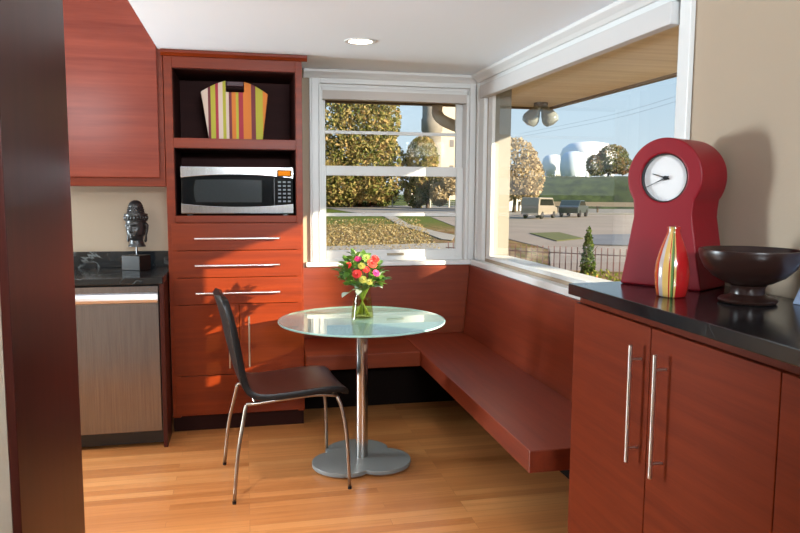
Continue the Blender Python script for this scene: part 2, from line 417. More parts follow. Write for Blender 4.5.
for x0, x1, hx in ((-.409, -.0415, -.098), (-.0385, .328, .015)):
    d = front(x0, x1, .337, .7555, 'door')
    obj('handle', bar_handle((hx, YF - .001, .382), (hx, YF - .001, .688), (0, -.032, 0), (.12, .88)), NICKEL, d, smooth='auto')
front(-.409, .328, .098, .334, 'bottom_panel')
obj('toe_kick', box(BM(), XL + .002, XRc - .004, YF + .025, YF + .045, 0, .0895), principled('dark cherry plinth', (.022, .005, .003), .6, spec=.1), tc)

# microwave
mw = thing('microwave', 'stainless steel and black microwave in the lower open shelf', 'microwave', (-.035, 4.27, 1.276))
mx0, mx1, mz0, mz1, my = -.354, .285, 1.286, 1.556, 4.285
obj('body', box(BM(), mx0, mx1, my, 4.66, mz0, mz1), BLACK, mw, .004)
dx = .172
obj('door', box(BM(), mx0 + .004, dx, my - .018, my - .0005, mz0 + .03, mz1 - .03), BLACKG, mw, .004)
dr = bpy.data.objects['door'] if False else [o for o in mw.children if o.name.startswith('door')][0]
def curved_band(x0, x1, zedge, zmid, zflat, y0, y1, n=24):
    """band with one straight edge and one edge bowed in the middle"""
    poly = [(x0, zflat), (x1, zflat)]
    for i in range(n + 1):
        u = 1 - i/n; x = x0 + (x1 - x0)*u; poly.append((x, zedge + (zmid - zedge)*(1 - (2*u - 1)**2)))
    return prism(BM(), poly, y0, y1, 'y')
obj('top_band', curved_band(mx0 + .001, mx1 - .001, mz1 - .064, mz1 - .044, mz1 - .001, my - .026, my - .0185), STEELM, mw, .002)
obj('bottom_band', curved_band(mx0 + .001, mx1 - .001, mz0 + .058, mz0 + .040, mz0 + .002, my - .026, my - .0185), STEELM, mw, .002)
poly = []
for i in range(13):
    u = i/12; poly.append((-.272 - .010*(1-(2*u-1)**2), 1.352 + .128*u))
for i in range(13):
    u = i/12; poly.append((-.272 + .372*u, 1.480 + .004*(1-(2*u-1)**2)))
poly += [(.100, 1.352)]
pl = [p for k, p in enumerate(poly) if k == 0 or (abs(p[0]-poly[k-1][0]) + abs(p[1]-poly[k-1][1])) > 1e-6]
obj('window', prism(BM(), pl, my - .0195, my - .0175, 'y'), MESHW, dr)
cp = obj('control_panel', box(BM(), dx + .004, mx1 - .004, my - .018, my - .0005, mz0 + .03, mz1 - .03), BLACKG, mw, .002)
obj('display', box(BM(), .196, .266, my - .0285, my - .0255, 1.508, 1.536), AMBER, mw)
obj('display_surround', box(BM(), .189, .275, my - .0275, my - .0255, 1.502, 1.542), BLACKG, mw)
for r in range(6):
    for c in range(3):
        x = .195 + c*.028; z = 1.476 - r*.0225
        obj('button', box(BM(), x, x + .017, my - .0195, my - .0175, z - .010, z), GREYB, cp)
for x in (mx0 + .03, mx1 - .06):
    for y in (my + .02, 4.6): obj('foot', box(BM(), x, x + .03, y, y + .03, 1.2755, mz0), BLACK, mw)

# striped bag on the upper shelf
bg = thing('striped_bag', 'striped orange, lime and cream handbag on the top open shelf', 'bag', (-.045, 4.40, 1.716))
cream, maroon, lime, orange, crim = (.62, .50, .42), (.16, .03, .04), (.42, .40, .04), (.62, .19, .03), (.36, .03, .05)
st = [(85, cream), (135, maroon), (155, lime), (190, crim), (212, cream), (245, lime), (270, cream), (292, maroon), (312, orange), (345, lime), (365, crim), (400, orange), (460, maroon), (495, lime), (550, orange)]
STR = stripes('striped canvas', [((p - 85)/505, c) for p, c in st], -.236 + .045, .146 + .045, .75)
bot = 1.7165
out = [(-.196, bot), (.113, bot), (.148, 1.988), (.11, 2.012), (.06, 2.040), (.009, 2.057), (.009, 1.994), (-.095, 1.994), (-.095, 2.060), (-.14, 2.044), (-.19, 2.020), (-.237, 1.991)]
b = BM(); prism(b, out, 4.365, 4.445, 'y')
obj('bag_body', b, STR, bg, .006)
obj('handle', box(BM(), -.0945, .0085, 4.385, 4.425, 2.030, 2.059), principled('dark plum handle', (.055, .02, .03), .5), bg, .004)

# ------------------------------------------------------------------ upper cabinet, left counter run
uc = thing('wall_cabinet', 'cherry wall cabinet with one large flat door above the sculpture', 'cabinet', (-.8, 4.4, 1.44))
obj('carcass', box(BM(), -1.05, -.4335, 4.262, 4.578, 1.440, 2.498), WX, uc, .002)
obj('door', box(BM(), -1.03, -.463, 4.240, 4.2615, 1.490, 2.48), WU, uc, .003)

bc = thing('base_cabinet', 'black counter end panel of dark cherry beside the dishwasher', 'cabinet', (-.45, 4.1, 0))
bc['label'] = 'dark cherry end panel between the dishwasher and the tall cabinet'
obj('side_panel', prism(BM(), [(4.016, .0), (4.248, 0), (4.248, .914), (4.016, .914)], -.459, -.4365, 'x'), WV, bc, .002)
ct = thing('worktop', 'black soapstone worktop with low upstand above the dishwasher', 'counter', (-.9, 4.28, .915))
obj('slab', prism(BM(), [(-1.6, 4.0), (-.440, 4.0), (-.4365, 4.012), (-.4365, 4.236), (-.434, 4.249), (-.434, 4.578), (-1.6, 4.578)], .9155, .952, 'z'), STONE, ct, .003)
obj('upstand', box(BM(), -1.6, -.4355, 4.556, 4.5785, .9525, 1.050), STONE, ct, .002)

dw = thing('dishwasher', 'stainless steel dishwasher under the black worktop', 'dishwasher', (-.76, 4.03, 0))
obj('tub', box(BM(), -1.062, -.462, 4.05, 4.55, .02, .9145), BLACK, dw)
obj('door', box(BM(), -1.06, -.4645, 4.028, 4.0495, .092, .905), STEELD, dw, .004)
b = BM()
prism(b, [(4.0275, .868), (4.012, .862), (4.000, .846), (3.998, .832), (4.004, .816), (4.0275, .808)], -1.058, -.4665, 'x')
obj('handle', b, principled('polished handle', (.74, .73, .74), .38, 1), dw, .002)
obj('toe_kick', box(BM(), -1.06, -.463, 4.175, 4.19, 0.0, .091), DARK, dw)

# bronze head on a block
bd = thing('bust', 'dark bronze sculpted head with crown on a black block', 'sculpture', (-.63, 4.43, .9525))
obj('plinth', (lambda q: (q.transform(Matrix.Translation((-.630, 4.425, 0)) @ Matrix.Rotation(math.radians(-27), 4, 'Z')), q)[1])(box(BM(), -.060, .060, -.055, .055, .9525, 1.038)), principled('black wood block', (.012, .010, .009), .5), bd, .002)
obj('rod', tube(BM(), [(-.625, 4.425, 1.038), (-.625, 4.425, 1.11)], .005), BLACK, bd)
def head_mesh():
    b = BM(); nu, nv = 64, 56
    f = Vector((0, -1, 0))
    rows = []
    for j in range(nv + 1):
        v = j/nv; z = .0 + .205*v                      # neck bottom to brow top
        # outline radii front/back and side by height
        def ip(tab):
            for (a, ra), (c, rc) in zip(tab, tab[1:]):
                if a <= v <= c: 
                    k = (v - a)/(c - a); k = k*k*(3 - 2*k); return ra + (rc - ra)*k
            return tab[-1][1]
        side = ip([(0, .060), (.10, .050), (.20, .044), (.30, .046), (.42, .058), (.6, .064), (.8, .066), (1, .064)])
        fr = ip([(0, .050), (.12, .044), (.21, .042), (.27, .060), (.33, .066), (.45, .066), (.6, .069), (.8, .072), (1, .070)])
        row = []
        for i in range(nu):
            a = 2*PI*i/nu                               # a=0 is the front
            cx, cy = math.sin(a), -math.cos(a)
            ry = fr if cy < 0 else .066 if v > .35 else side
            x = side*cx*(1 - .10*max(0, -cy)**6); y = ry*cy
            ad = (a + PI) % (2*PI) - PI                 # signed angle from front
            d = 0
            # nose
            d += .017*math.exp(-(ad/.13)**2)*(math.exp(-((v - .50)/.055)**2) + .55*math.exp(-((v - .60)/.08)**2))
            d += .006*math.exp(-((abs(ad) - .17)/.09)**2)*math.exp(-((v - .485)/.03)**2)
            # eye sockets, lids
            d -= .011*math.exp(-((abs(ad) - .42)/.20)**2)*math.exp(-((v - .62)/.05)**2)
            d += .009*math.exp(-((abs(ad) - .44)/.15)**2)*math.exp(-((v - .615)/.026)**2)
            # brow
            d += .006*math.exp(-((abs(ad) - .36)/.26)**2)*math.exp(-((v - .72 + .05*(abs(ad)-.36)**2)/.025)**2)
            # lips
            d += .009*math.exp(-(ad/.24)**2)*(math.exp(-((v - .405)/.017)**2) + math.exp(-((v - .365)/.018)**2))
            d -= .004*math.exp(-(ad/.28)**2)*math.exp(-((v - .386)/.009)**2)
            # chin, cheeks
            d += .006*math.exp(-(ad/.25)**2)*math.exp(-((v - .30)/.03)**2)
            d += .004*math.exp(-((abs(ad) - .62)/.2)**2)*math.exp(-((v - .48)/.08)**2)
            L = math.hypot(x, y)
            row.append(b.verts.new((x*(1 + d/L), y*(1 + d/L), z)))
        rows.append(row)
    for r0, r1 in zip(rows, rows[1:]):
        for i in range(nu): b.faces.new((r0[i], r0[(i+1) % nu], r1[(i+1) % nu], r1[i]))
    b.faces.new(rows[0][::-1]); b.faces.new(rows[-1])
    return b
HR = Matrix.Translation((-.625, 4.43, 1.088)) @ Matrix.Rotation(math.radians(-24), 4, 'Z') @ Matrix.Diagonal((.86, .86, .895, 1))
b = head_mesh(); b.transform(HR); hd = obj('head', b, BUDDHA, bd, 0, True)
b = BM()
lathe(b, [(.064, 0), (.074, .004), (.076, .010), (.071, .014), (.073, .032), (.078, .044), (.076, .050), (.062, .052), (.060, .058), (.054, .060)], (0, 0, .166), 48)
for i in range(22):
    a = 2*PI*i/22; sphere(b, (.073*math.cos(a), .073*math.sin(a), .190), .008, .008, .014, 8, 6)
b.transform(HR); obj('crown', b, BUDDHA, bd, 0, 'auto')
b = BM()
lathe(b, [(.054, 0), (.050, .012), (.052, .018), (.048, .028), (.046, .034), (.047, .044), (.042, .062), (.029, .075), (.012, .082), (0, .083)], (0, 0, .222), 32)
for k in range(5):
    for i in range(18):
        a = 2*PI*(i + .5*(k % 2))/18; rr = (.051, .049, .046, .041, .032)[k]; sphere(b, (rr*math.cos(a), rr*math.sin(a), .230 + .013*k), .0075, None, None, 6, 4)
b.transform(HR); obj('hair_bun', b, BUDDHA, bd, 0, 'auto')
for s in (-1, 1):
    b = BM()
    tube(b, [(s*.064, .004, .155), (s*.076, .008, .140), (s*.075, .010, .112), (s*.068, .008, .080), (s*.066, .004, .040), (s*.064, .002, .030)], [.010, .013, .009, .007, .010, .005], 10)
    b.transform(HR); obj('ear', b, BUDDHA, bd, 0, True)

# ------------------------------------------------------------------ corner bench
bn = thing('corner_bench', 'built-in L-shaped cherry corner bench under the two windows', 'bench', (1.2, 4.4, 0))
obj('seat', box(BM(), .3405, 1.0335, 4.130, 4.735, .362, .450), WB, bn, .004)
obj('seat', box(BM(), 1.0345, 1.545, 2.430, 4.735, .362, .450), WY, bn, .004)
bk0, bk1, rt0, rt1 = 4.660, 4.715, 1.468, 1.540
T = .02
b = BM(); hexa(b, [(.3405, bk0, .4505), (rt0, bk0, .4505), (rt0, bk0 + T, .4505), (.3405, bk0 + T, .4505), (.3405, bk1 - .024, .9165), (rt1 - .022, bk1 - .024, .9165), (rt1 - .022, bk1 - .004, .9165), (.3405, bk1 - .004, .9165)])
obj('backrest', b, WB, bn, .002)
b = BM(); hexa(b, [(rt0 + .0015, 2.42, .4505), (rt0 + T, 2.42, .4505), (rt0 + T, bk0 + .018, .4505), (rt0 + .0015, bk0 + .001, .4505), (rt1 - .0205, 2.42, .9165), (rt1 - .001, 2.42, .9165), (rt1 - .001, bk1 - .004, .9165), (rt1 - .0205, bk1 - .023, .9165)])
obj('backrest', b, WY, bn, .002)
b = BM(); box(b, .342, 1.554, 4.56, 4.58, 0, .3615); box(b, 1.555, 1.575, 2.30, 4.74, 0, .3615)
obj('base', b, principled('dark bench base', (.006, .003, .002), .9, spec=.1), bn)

# ------------------------------------------------------------------ sideboard on the right
ZC = 1.112
sb = thing('sideboard', 'tall cherry sideboard cabinet with long bar handles at right', 'cabinet', (1.33, 1.3, 0))
obj('carcass', box(BM(), 1.118, 1.577, .20, 2.228, .09, 1.0745), WYC, sb, .002)
obj('toe_kick', box(BM(), 1.17, 1.57, .22, 2.21, 0, .0895), DARK, sb)
for y0, y1, hy in ((1.7565, 2.226, 1.800), (1.263, 1.7525, 1.676), (.770, 1.2595, None), (.276, .7665, None)):
    d = obj('door', box(BM(), 1.098, 1.1175, y0, y1, .10, 1.047), WYC, sb, .002)
    if hy: obj('handle', bar_handle((1.098, hy, .648), (1.098, hy, .990), (-.034, 0, 0), (.12, .88), .0058), NICKEL, d, smooth='auto')
ct2 = thing('stone_worktop', 'black soapstone slab topping the tall sideboard', 'counter', (1.33, 1.3, 1.075))
obj('slab', prism(BM(), [(1.075, .18), (1.578, .18), (1.578, 2.268), (1.40, 2.268), (1.075, 2.232)], 1.075, ZC, 'z'), STONE2, ct2, .003)

# clock
ck = thing('mantel_clock', 'red keyhole-shaped mantel clock with round white dial', 'clock', (1.323, 2.082, ZC + .0005), math.radians(-59))
R_, HC = .127, .358
poly = [(-.139, 0), (.139, 0), (.124, .088), (.109, .176), (.100, .229), (.101, .255)]
a0 = -math.acos(.104/R_)
for i in range(41):
    a = a0 + (PI - 2*a0)*i/40
    poly.append((R_*math.cos(a), HC + R_*math.sin(a)))
poly += [(-x, z) for x, z in reversed(poly[2:6])]
# front plate has a round dial opening: bridge outline and circle as quads
def plate(poly, c, r, y0, y1):
    b = BM(); n = len(poly)
    def hit(p):
        d = Vector((p[0] - c[0], p[1] - c[1])).normalized(); return (c[0] + r*d.x, c[1] + r*d.y)
    # subdivide long edges so the inner circle stays round
    P = []
    for i in range(n):
        p, q = poly[i], poly[(i+1) % n]
        m = max(1, int(math.hypot(q[0]-p[0], q[1]-p[1])/.012))
        for k in range(m): P.append((p[0] + (q[0]-p[0])*k/m, p[1] + (q[1]-p[1])*k/m))
    Q = [hit(p) for p in P]; n = len(P)
    A = [b.verts.new((x, y0, z)) for x, z in P]; B = [b.verts.new((x, y1, z)) for x, z in P]
    C = [b.verts.new((x, y0, z)) for x, z in Q]; D = [b.verts.new((x, y0 + .03, z)) for x, z in Q]
    for i in range(n):
        j = (i+1) % n
        b.faces.new((A[i], A[j], C[j], C[i])); b.faces.new((A[i], B[i], B[j], A[j])); b.faces.new((C[i], C[j], D[j], D[i]))
    b.faces.new(D); b.faces.new(B[::-1])
    return b
obj('case', plate(poly, (0, HC - .002), .078, 0, .19), RED, ck, .006, 'auto', 3, True)
def disc(c, r, y0, y1, n=48): return prism(BM(), [(c[0] + r*math.cos(2*PI*i/n), c[1] + r*math.sin(2*PI*i/n)) for i in range(n)], y0, y1, 'y')
dc = (0, HC - .002)
dl = obj('dial', disc(dc, .0765, .020, .029), FACE, ck, local=True)
def ring(c, r0, r1, y0, y1, n=56):
    b = BM(); V = []
    for i in range(n):
        a = 2*PI*i/n
        V.append([b.verts.new((c[0] + r*math.cos(a), y, c[1] + r*math.sin(a))) for r, y in ((r0, y0), (r1, y0), (r1, y1), (r0, y1))])
    for i in range(n):
        j = (i+1) % n
        for k in range(4): b.faces.new((V[i][k], V[i][(k+1) % 4], V[j][(k+1) % 4], V[j][k]))
    return b
obj('bezel', ring(dc, .0750, .0778, .004, .020), BLACK, ck, local=True)
def hand(ang, L, w, y, tail=.012):
    d = Vector((math.cos(ang), math.sin(ang))); n = Vector((-d.y, d.x)); c = Vector(dc)
    p = [c - d*tail - n*w, c + d*L - n*w*.5, c + d*L + n*w*.5, c - d*tail + n*w]
    return prism(BM(), [tuple(q) for q in p], y, y + .0015, 'y')
obj('hour_hand', hand(math.radians(163), .048, .0022, .0155), BLACK, dl, local=True)
obj('minute_hand', hand(math.radians(205), .071, .0018, .0125), BLACK, dl, local=True)
obj('hub', disc(dc, .007, .011, .019, 16), BLACK, dl, local=True)

# ceramic bottle vase
bv = thing('bottle_vase', 'red bottle-shaped vase with vertical coloured stripes before the red clock', 'vase', (1.247, 1.895, ZC))
m, nt, outn = new_mat('striped ceramic glaze')
p = N(nt, 'ShaderNodeBsdfPrincipled'); p.inputs['Roughness'].default_value = .16
tcn = N(nt, 'ShaderNodeTexCoord'); gr = N(nt, 'ShaderNodeTexGradient', gradient_type='RADIAL')
nt.links.new(tcn.outputs['Object'], gr.inputs[0])
cr_, cy_, cg_, cgr, ck_ = (.36, .012, .012), (.55, .34, .10), (.10, .19, .05), (.40, .33, .30), (.012, .02, .012)
# the side seen from the room lies round -115 degrees (gradient .18); left of it smaller angles
def ga(d): return ((d + 180) % 360)/360
base = -123
tab = [(-180, cr_), (base - 90, (.45, .09, .02)), (base - 52, cgr), (base - 34, cy_), (base - 12, cr_), (base - 8, cy_), (base - 4, cg_), (base + 3, ck_), (base + 6, cy_), (base + 12, cr_), (base + 75, (.5, .05, .02)), (base + 84, cr_), (base + 160, cy_), (base + 175, cr_)]
tab2 = sorted([(ga(d), c) for d, c in tab if d >= -180] + [(ga(d + 360), c) for d, c in tab if d < -180])
seen = []
for q in tab2:
    if not seen or q[0] - seen[-1][0] > 1e-4: seen.append(q)
rr = ramp(nt, seen, 'CONSTANT'); nt.links.new(gr.outputs['Fac'], rr.inputs[0]); nt.links.new(rr.outputs[0], p.inputs['Base Color']); nt.links.new(p.outputs[0], outn.inputs[0])
prof = [(r*.98, z*.93) for r, z in [(.036, 0), (.044, .004), (.049, .04), (.051, .075), (.048, .11), (.038, .15), (.026, .185), (.0185, .205), (.017, .214), (.0195, .222), (.0175, .225), (.014, .222), (.013, .205), (0, .20)]]
obj('body', lathe(BM(), prof, (0, 0, 0), 40), m, bv, 0, True, local=True)

# turned bowl
bw = thing('footed_bowl', 'dark turned wood footed bowl beside the red clock', 'bowl', (1.391, 1.745, ZC))
prof = [(.078, 0), (.088, .004), (.090, .010), (.084, .017), (.062, .022), (.052, .030), (.050, .048), (.056, .058)]
obj('foot', lathe(BM(), [(r*.87, z*.88) for r, z in prof], (0, 0, 0), 48), BOWLW, bw, 0, 'auto', local=True)
prof = [(.050, .0585), (.075, .066), (.11, .085), (.137, .112), (.152, .142), (.157, .165), (.156, .172), (.150, .173), (.146, .165), (.130, .118), (.10, .092), (.06, .077), (0, .074)]
obj('basin', lathe(BM(), [(r*.86, z*.88) for r, z in prof], (0, 0, 0), 56), BOWLW, bw, 0, 'auto', local=True)

# pale card at the right edge
pc = thing('photo_frame', 'pale blue leaning frame at the right edge of the sideboard top', 'picture frame', (1.535, 1.62, ZC))
b = BM(); hexa(b, [(1.500, 1.700, ZC + .0005), (1.530, 1.44, ZC + .0005), (1.540, 1.44, ZC + .0005), (1.510, 1.702, ZC + .0005), (1.552, 1.672, ZC + .17), (1.565, 1.44, ZC + .17), (1.575, 1.44, ZC + .17), (1.562, 1.674, ZC + .17)])
obj('frame', b, principled('pale blue card', (.42, .52, .72), .4), pc, .002)

# ------------------------------------------------------------------ table
TX, TY, TZ = .585, 3.595, .762
tb = thing('round_table', 'round frosted glass pedestal table with steel pole', 'table', (TX, TY, 0))
b = BM(); lathe(b, [(.427, -.010), (.430, -.008), (.430, -.002), (.428, 0)], (TX, TY, TZ), 96)
for f in b.faces:
    if len(f.verts) == 4: f.material_index = 1
obj('glass_top', b, [TGLASS, TEDGE], tb)
obj('mounting_plate', lathe(BM(), [(.11, 0), (.115, .003), (.115, .007), (.11, .009)], (TX, TY, TZ - .020), 40), STEELV, tb, 0, 'auto')
obj('pole', lathe(BM(), [(.031, .028), (.031, TZ - .021)], (TX, TY, 0), 40), STEELV, tb, 0, 'auto')
poly = []
for i in range(144):
    a = 2*PI*i/144; r = .190 + .080*abs(math.cos(1.5*(a - PI/2)))**.75
    poly.append((TX - .01 + r*math.cos(a), TY - .005 + r*math.sin(a)))
obj('base_plate', prism(BM(), poly, .009, .030, 'z'), GREYM, tb, .003)
for a in (90, 210, 330):
    x, y = TX + .2*math.cos(math.radians(a)), TY + .2*math.sin(math.radians(a))
    obj('glide', lathe(BM(), [(.014, 0), (.016, .009)], (x, y, 0), 16), BLACK, tb)

# glass vase and its flowers
VX, VY = TX + .005, TY + .02
gv = thing('glass_vase', 'clear glass vase of cut flowers on the round table', 'vase', (VX, VY, TZ + .001))
obj('vase_body', lathe(BM(), [(.055, 0), (.060, .003), (.053, .06), (.045, .12), (.044, .145), (.048, .165), (.046, .165), (.042, .145), (.043, .12), (.051, .06), (.057, .008), (0, .008)], (0, 0, 0), 40), VGLASS, gv, 0, 'auto', local=True)
obj('water', lathe(BM(), [(.0560, .009), (.0500, .06), (.0435, .105), (0, .105)], (0, 0, 0), 32), WATER, gv, 0, 'auto', local=True)
STEM = noise_mat('stem green', [(.3, (.07, .13, .015)), (.7, (.17, .22, .03))], 30, rough=.5)
LEAF = noise_mat('leaf green', [(.3, (.035, .095, .012)), (.7, (.12, .24, .03))], 25, rough=.4)
LEAFY = noise_mat('yellow green filler', [(.3, (.14, .17, .02)), (.7, (.30, .28, .04))], 40, rough=.5)
LEAFG = noise_mat('grey green leaf', [(.3, (.30, .38, .30)), (.7, (.48, .55, .46))], 20, rough=.45)
PR = principled('red petals', (.55, .015, .012), .5); PO = principled('coral petals', (.66, .05, .03), .5)
PP = principled('pink petals', (.60, .02, .16), .5); PY_ = principled('yellow centre', (.6, .35, .03), .6); PGR = principled('lime petals', (.22, .36, .07), .5)
GRP = 'cut flowers in the glass vase'
def stem_pts(base_a, tip):
    r = .038
    p0 = Vector((VX + r*math.cos(base_a + PI), VY + r*math.sin(base_a + PI), TZ + .014))
    p1 = Vector((VX + .031*math.cos(base_a), VY + .031*math.sin(base_a), TZ + .155))
    t_ = Vector(tip); return [p0, (p0 + p1)/2, p1, (p1*.6 + t_*.4) + Vector((0, 0, .01)), t_]
def petal_mesh(c, nrm, R, n, layers=2):
    b = BM(); nrm = Vector(nrm).normalized(); q = nrm.to_track_quat('Z', 'Y')
    for L in range(layers):
        rr = R*(1 - .32*L); lift = .25 + .45*L
        for k in range(n):
            a = 2*PI*(k + .5*L)/n
            pts = []
            for (s, w, h) in ((.08, .10, 0), (.5, .30, .12), (.85, .27, .2), (1, .06, .16)):
                for sg in (-1, 1):
                    v = Vector((math.cos(a)*s - math.sin(a)*w*sg*6/n*1.5, math.sin(a)*s + math.cos(a)*w*sg*6/n*1.5, h*lift*2 + .08*L))*rr
                    pts.append(b.verts.new(Vector(c) + q @ v))
            for i in range(3): b.faces.new((pts[2*i], pts[2*i+1], pts[2*i+3], pts[2*i+2]))
    return b
def flower(dx, dy, z, R, mat, label, cmat=PY_, n=11, layers=3):
    z -= .052; R *= .76; dx = dx*.92 - .010; dy -= .022
    tip = (VX + dx, VY + dy, z); a = math.atan2(dy, dx)
    t = thing('cut_flower', label, 'flower', (VX + dx, VY + dy, z), 0, GRP)
    nrm = (dx*6, dy*6 - .35, .6)
    obj('petals', petal_mesh(tip, nrm, R, n, layers), mat, t)
    q = Vector(nrm).normalized()
    obj('flower_centre', sphere(BM(), tuple(Vector(tip) + q*R*.25), R*.3, None, None, 10, 6), cmat, t, 0, True)
    obj('stem', tube(BM(), stem_pts(a, Vector(tip) - q*.004), .0028, 6, 4), STEM, t, 0, True)
flower(-.036, -.075, 1.058, .034, PR, 'red flower low at the left front of the bouquet', PO)
flower(-.077, -.030, 1.098, .026, PR, 'small red flower at the far left of the bouquet', PO)
flower(.052, -.055, 1.108, .037, PO, 'large coral flower at the top right of the bouquet', PR)
flower(.068, -.085, 1.062, .026, PP, 'bright pink flower at the right front of the bouquet', PP)
flower(.072, -.040, 1.130, .030, PR, 'red flower highest on the right of the bouquet', PO)
flower(.015, -.070, 1.080, .025, PR, 'red flower in the middle of the bouquet', PO)
flower(-.020, -.010, 1.128, .026, PP, 'pink flower at the top centre left of the bouquet', PP)
flower(.026, -.030, 1.132, .034, PGR, 'lime green bloom at the top of the bouquet', LEAFY)
flower(-.004, -.085, 1.030, .028, LEAFY, 'yellow-green filler bloom low in the middle of the bouquet', LEAFY, 7, 4)
flower(-.010, -.070, 1.098, .026, LEAFY, 'yellow-green filler bloom high in the middle of the bouquet', LEAFY, 7, 4)
flower(.030, -.092, 1.020, .024, LEAFY, 'small yellow-green filler bloom above the vase rim', LEAFY, 7, 4)
def leaf(b, base, d, L, w, roll=0):
    d = Vector(d).normalized(); s = d.cross(Vector((0, 0, 1)))
    if s.length < .1: s = Vector((1, 0, 0))
    s = (Quaternion(d, roll) @ s.normalized()); nn = s.cross(d)
    V = []
    for t_, ww, lift in ((0, .12, 0), (.3, .85, .06), (.55, 1, .08), (.8, .6, .03), (1, .04, -.06)):
        c = Vector(base) + d*L*t_ + nn*L*lift
        V.append([b.verts.new(c - s*w*ww + nn*w*.25*ww), b.verts.new(c), b.verts.new(c + s*w*ww + nn*w*.25*ww)])
    for a_, c_ in zip(V, V[1:]):
        for k in (0, 1): b.faces.new((a_[k], a_[k+1], c_[k+1], c_[k]))
def sprig(dx, dy, z, mat, label, n=5, L=.06, w=.016, seed=0):
    z -= .054; dx = dx*.90 - .010
    r_ = random.Random(seed); tip = Vector((VX + dx, VY + dy, z)); a = math.atan2(dy, dx)
    t = thing('leaf_sprig', label, 'leaves', tuple(tip), 0, 'leafy sprigs in the glass vase')
    P = stem_pts(a, tip); obj('stem', tube(BM(), P, .002, 6, 4), STEM, t, 0, True)
    b = BM(); ax = (P[4] - P[3]).normalized()
    for k in range(n):
        p = P[3] + (P[4] - P[3])*(.25 + .75*k/max(1, n - 1)); an = 2.4*k + seed
        side = Vector((math.cos(an), math.sin(an), .15))
        leaf(b, p, ax*.5 + side*.9, L*(.8 + .4*r_.random()), w*(.8 + .4*r_.random()), r_.uniform(-.6, .6))
    leaf(b, P[4] - ax*.01, ax, L, w)
    obj('leaves', b, mat, t, 0, True)
SL = 'green leafy sprig in the vase on the round table'
for k, (dx, dy, z) in enumerate([(-.105, -.02, 1.07), (-.11, -.05, 1.03), (-.07, .05, 1.10), (-.03, .06, 1.13), (.10, -.02, 1.07), (.12, -.05, 1.02), (.11, .03, 1.04), (.03, .07, 1.12), (.075, -.07, .995), (-.06, -.075, 1.0), (.0, -.09, 1.0), (.05, -.10, 1.03), (-.09, -.06, 1.085), (-.05, -.04, 1.135), (.085, -.04, 1.09), (.0, -.02, 1.115), (-.10, .02, 1.05)]):
    sprig(dx, dy, z, LEAF, SL, 6, .062, .017, k)
sprig(-.085, -.07, .960, LEAFG, 'grey-green drooping leaf at the left of the vase rim', 1, .055, .020, 31)
sprig(.075, -.08, .990, LEAFG, 'grey-green leaf at the right above the vase rim', 1, .055, .018, 32)
sprig(-.02, -.075, .970, LEAFG, 'grey-green leaf over the front of the vase rim', 1, .05, .018, 33)
sprig(.105, -.06, 1.05, LEAFG, 'pale leaf tip at the far right of the bouquet', 1, .045, .015, 34)

# ------------------------------------------------------------------ chair
ch = thing('dining_chair', 'black leather dining chair with slim steel legs at the round table', 'chair', (.175, 3.475, 0), math.radians(6.5))
prof = [(.262, .454, .195), (.262, .469, .205), (.245, .480, .212), (.19, .486, .216), (.10, .483, .218), (.0, .476, .216), (-.09, .472, .212), (-.15, .477, .207), (-.188, .498, .203), (-.208, .535, .200), (-.222, .60, .198), (-.238, .70, .195), (-.256, .80, .190), (-.276, .88, .182), (-.288, .922, .168), (-.294, .940, .130)]
b = BM(); rows = []
def cat(pts, m=4):
    P = [pts[0]] + pts + [pts[-1]]; q = []
    for i in range(1, len(P)-2):
        for k in range(m):
            t = k/m; q.append(tuple(.5*((2*P[i][c]) + (P[i+1][c]-P[i-1][c])*t + (2*P[i-1][c]-5*P[i][c]+4*P[i+1][c]-P[i+2][c])*t*t + (-P[i-1][c]+3*P[i][c]-3*P[i+1][c]+P[i+2][c])*t**3) for c in range(3)))
    return q + [pts[-1]]
for x, z, w in cat(prof):
    r = []
    for i in range(17):
        u = -1 + 2*i/16
        back = max(0, min(1, (z - .52)/.2))
        r.append(b.verts.new((x - .020*back*(1 - u*u) + .0, w*u, z - .010*(1 - back)*(1 - u*u))))
    rows.append(r)
for a_, c_ in zip(rows, rows[1:]):
    for i in range(16): b.faces.new((a_[i], a_[i+1], c_[i+1], c_[i]))
sh = obj('seat_shell', b, LEATHER, ch, 0, True, local=True)
so = sh.modifiers.new('solid', 'SOLIDIFY'); so.thickness = .029; so.offset = 0
bv_ = sh.modifiers.new('bevel', 'BEVEL'); bv_.width = .005; bv_.segments = 2; bv_.limit_method = 'ANGLE'
b = BM()
for s in (-1, 1):
    tube(b, [(.222, s*.188, .448), (.12, s*.192, .460), (0, s*.192, .455), (-.10, s*.190, .448), (-.205, s*.186, .439)], .0085, 10, 4)
tube(b, [(.222, -.188, .448), (.222, .188, .448)], .0085, 10); tube(b, [(-.16, -.188, .439), (-.16, .188, .439)], .0075, 10)
obj('seat_frame', b, CHROME, ch, 0, True, local=True)
for s in (-1, 1):
    f = obj('leg', tube(BM(), [(.222, s*.188, .448), (.244, s*.206, .38), (.262, s*.226, .25), (.270, s*.246, .012)], .0085, 10, 5), CHROME, ch, 0, True, local=True)
    obj('foot_cap', lathe(BM(), [(.0095, 0), (.0095, .014)], (.270, s*.246, 0), 12), BLACK, f, local=True)
    f = obj('leg', tube(BM(), [(-.205, s*.186, .439), (-.222, s*.200, .36), (-.250, s*.226, .22), (-.272, s*.246, .012)], .0085, 10, 5), CHROME, ch, 0, True, local=True)
    obj('foot_cap', lathe(BM(), [(.0095, 0), (.0095, .014)], (-.272, s*.246, 0), 12), BLACK, f, local=True)

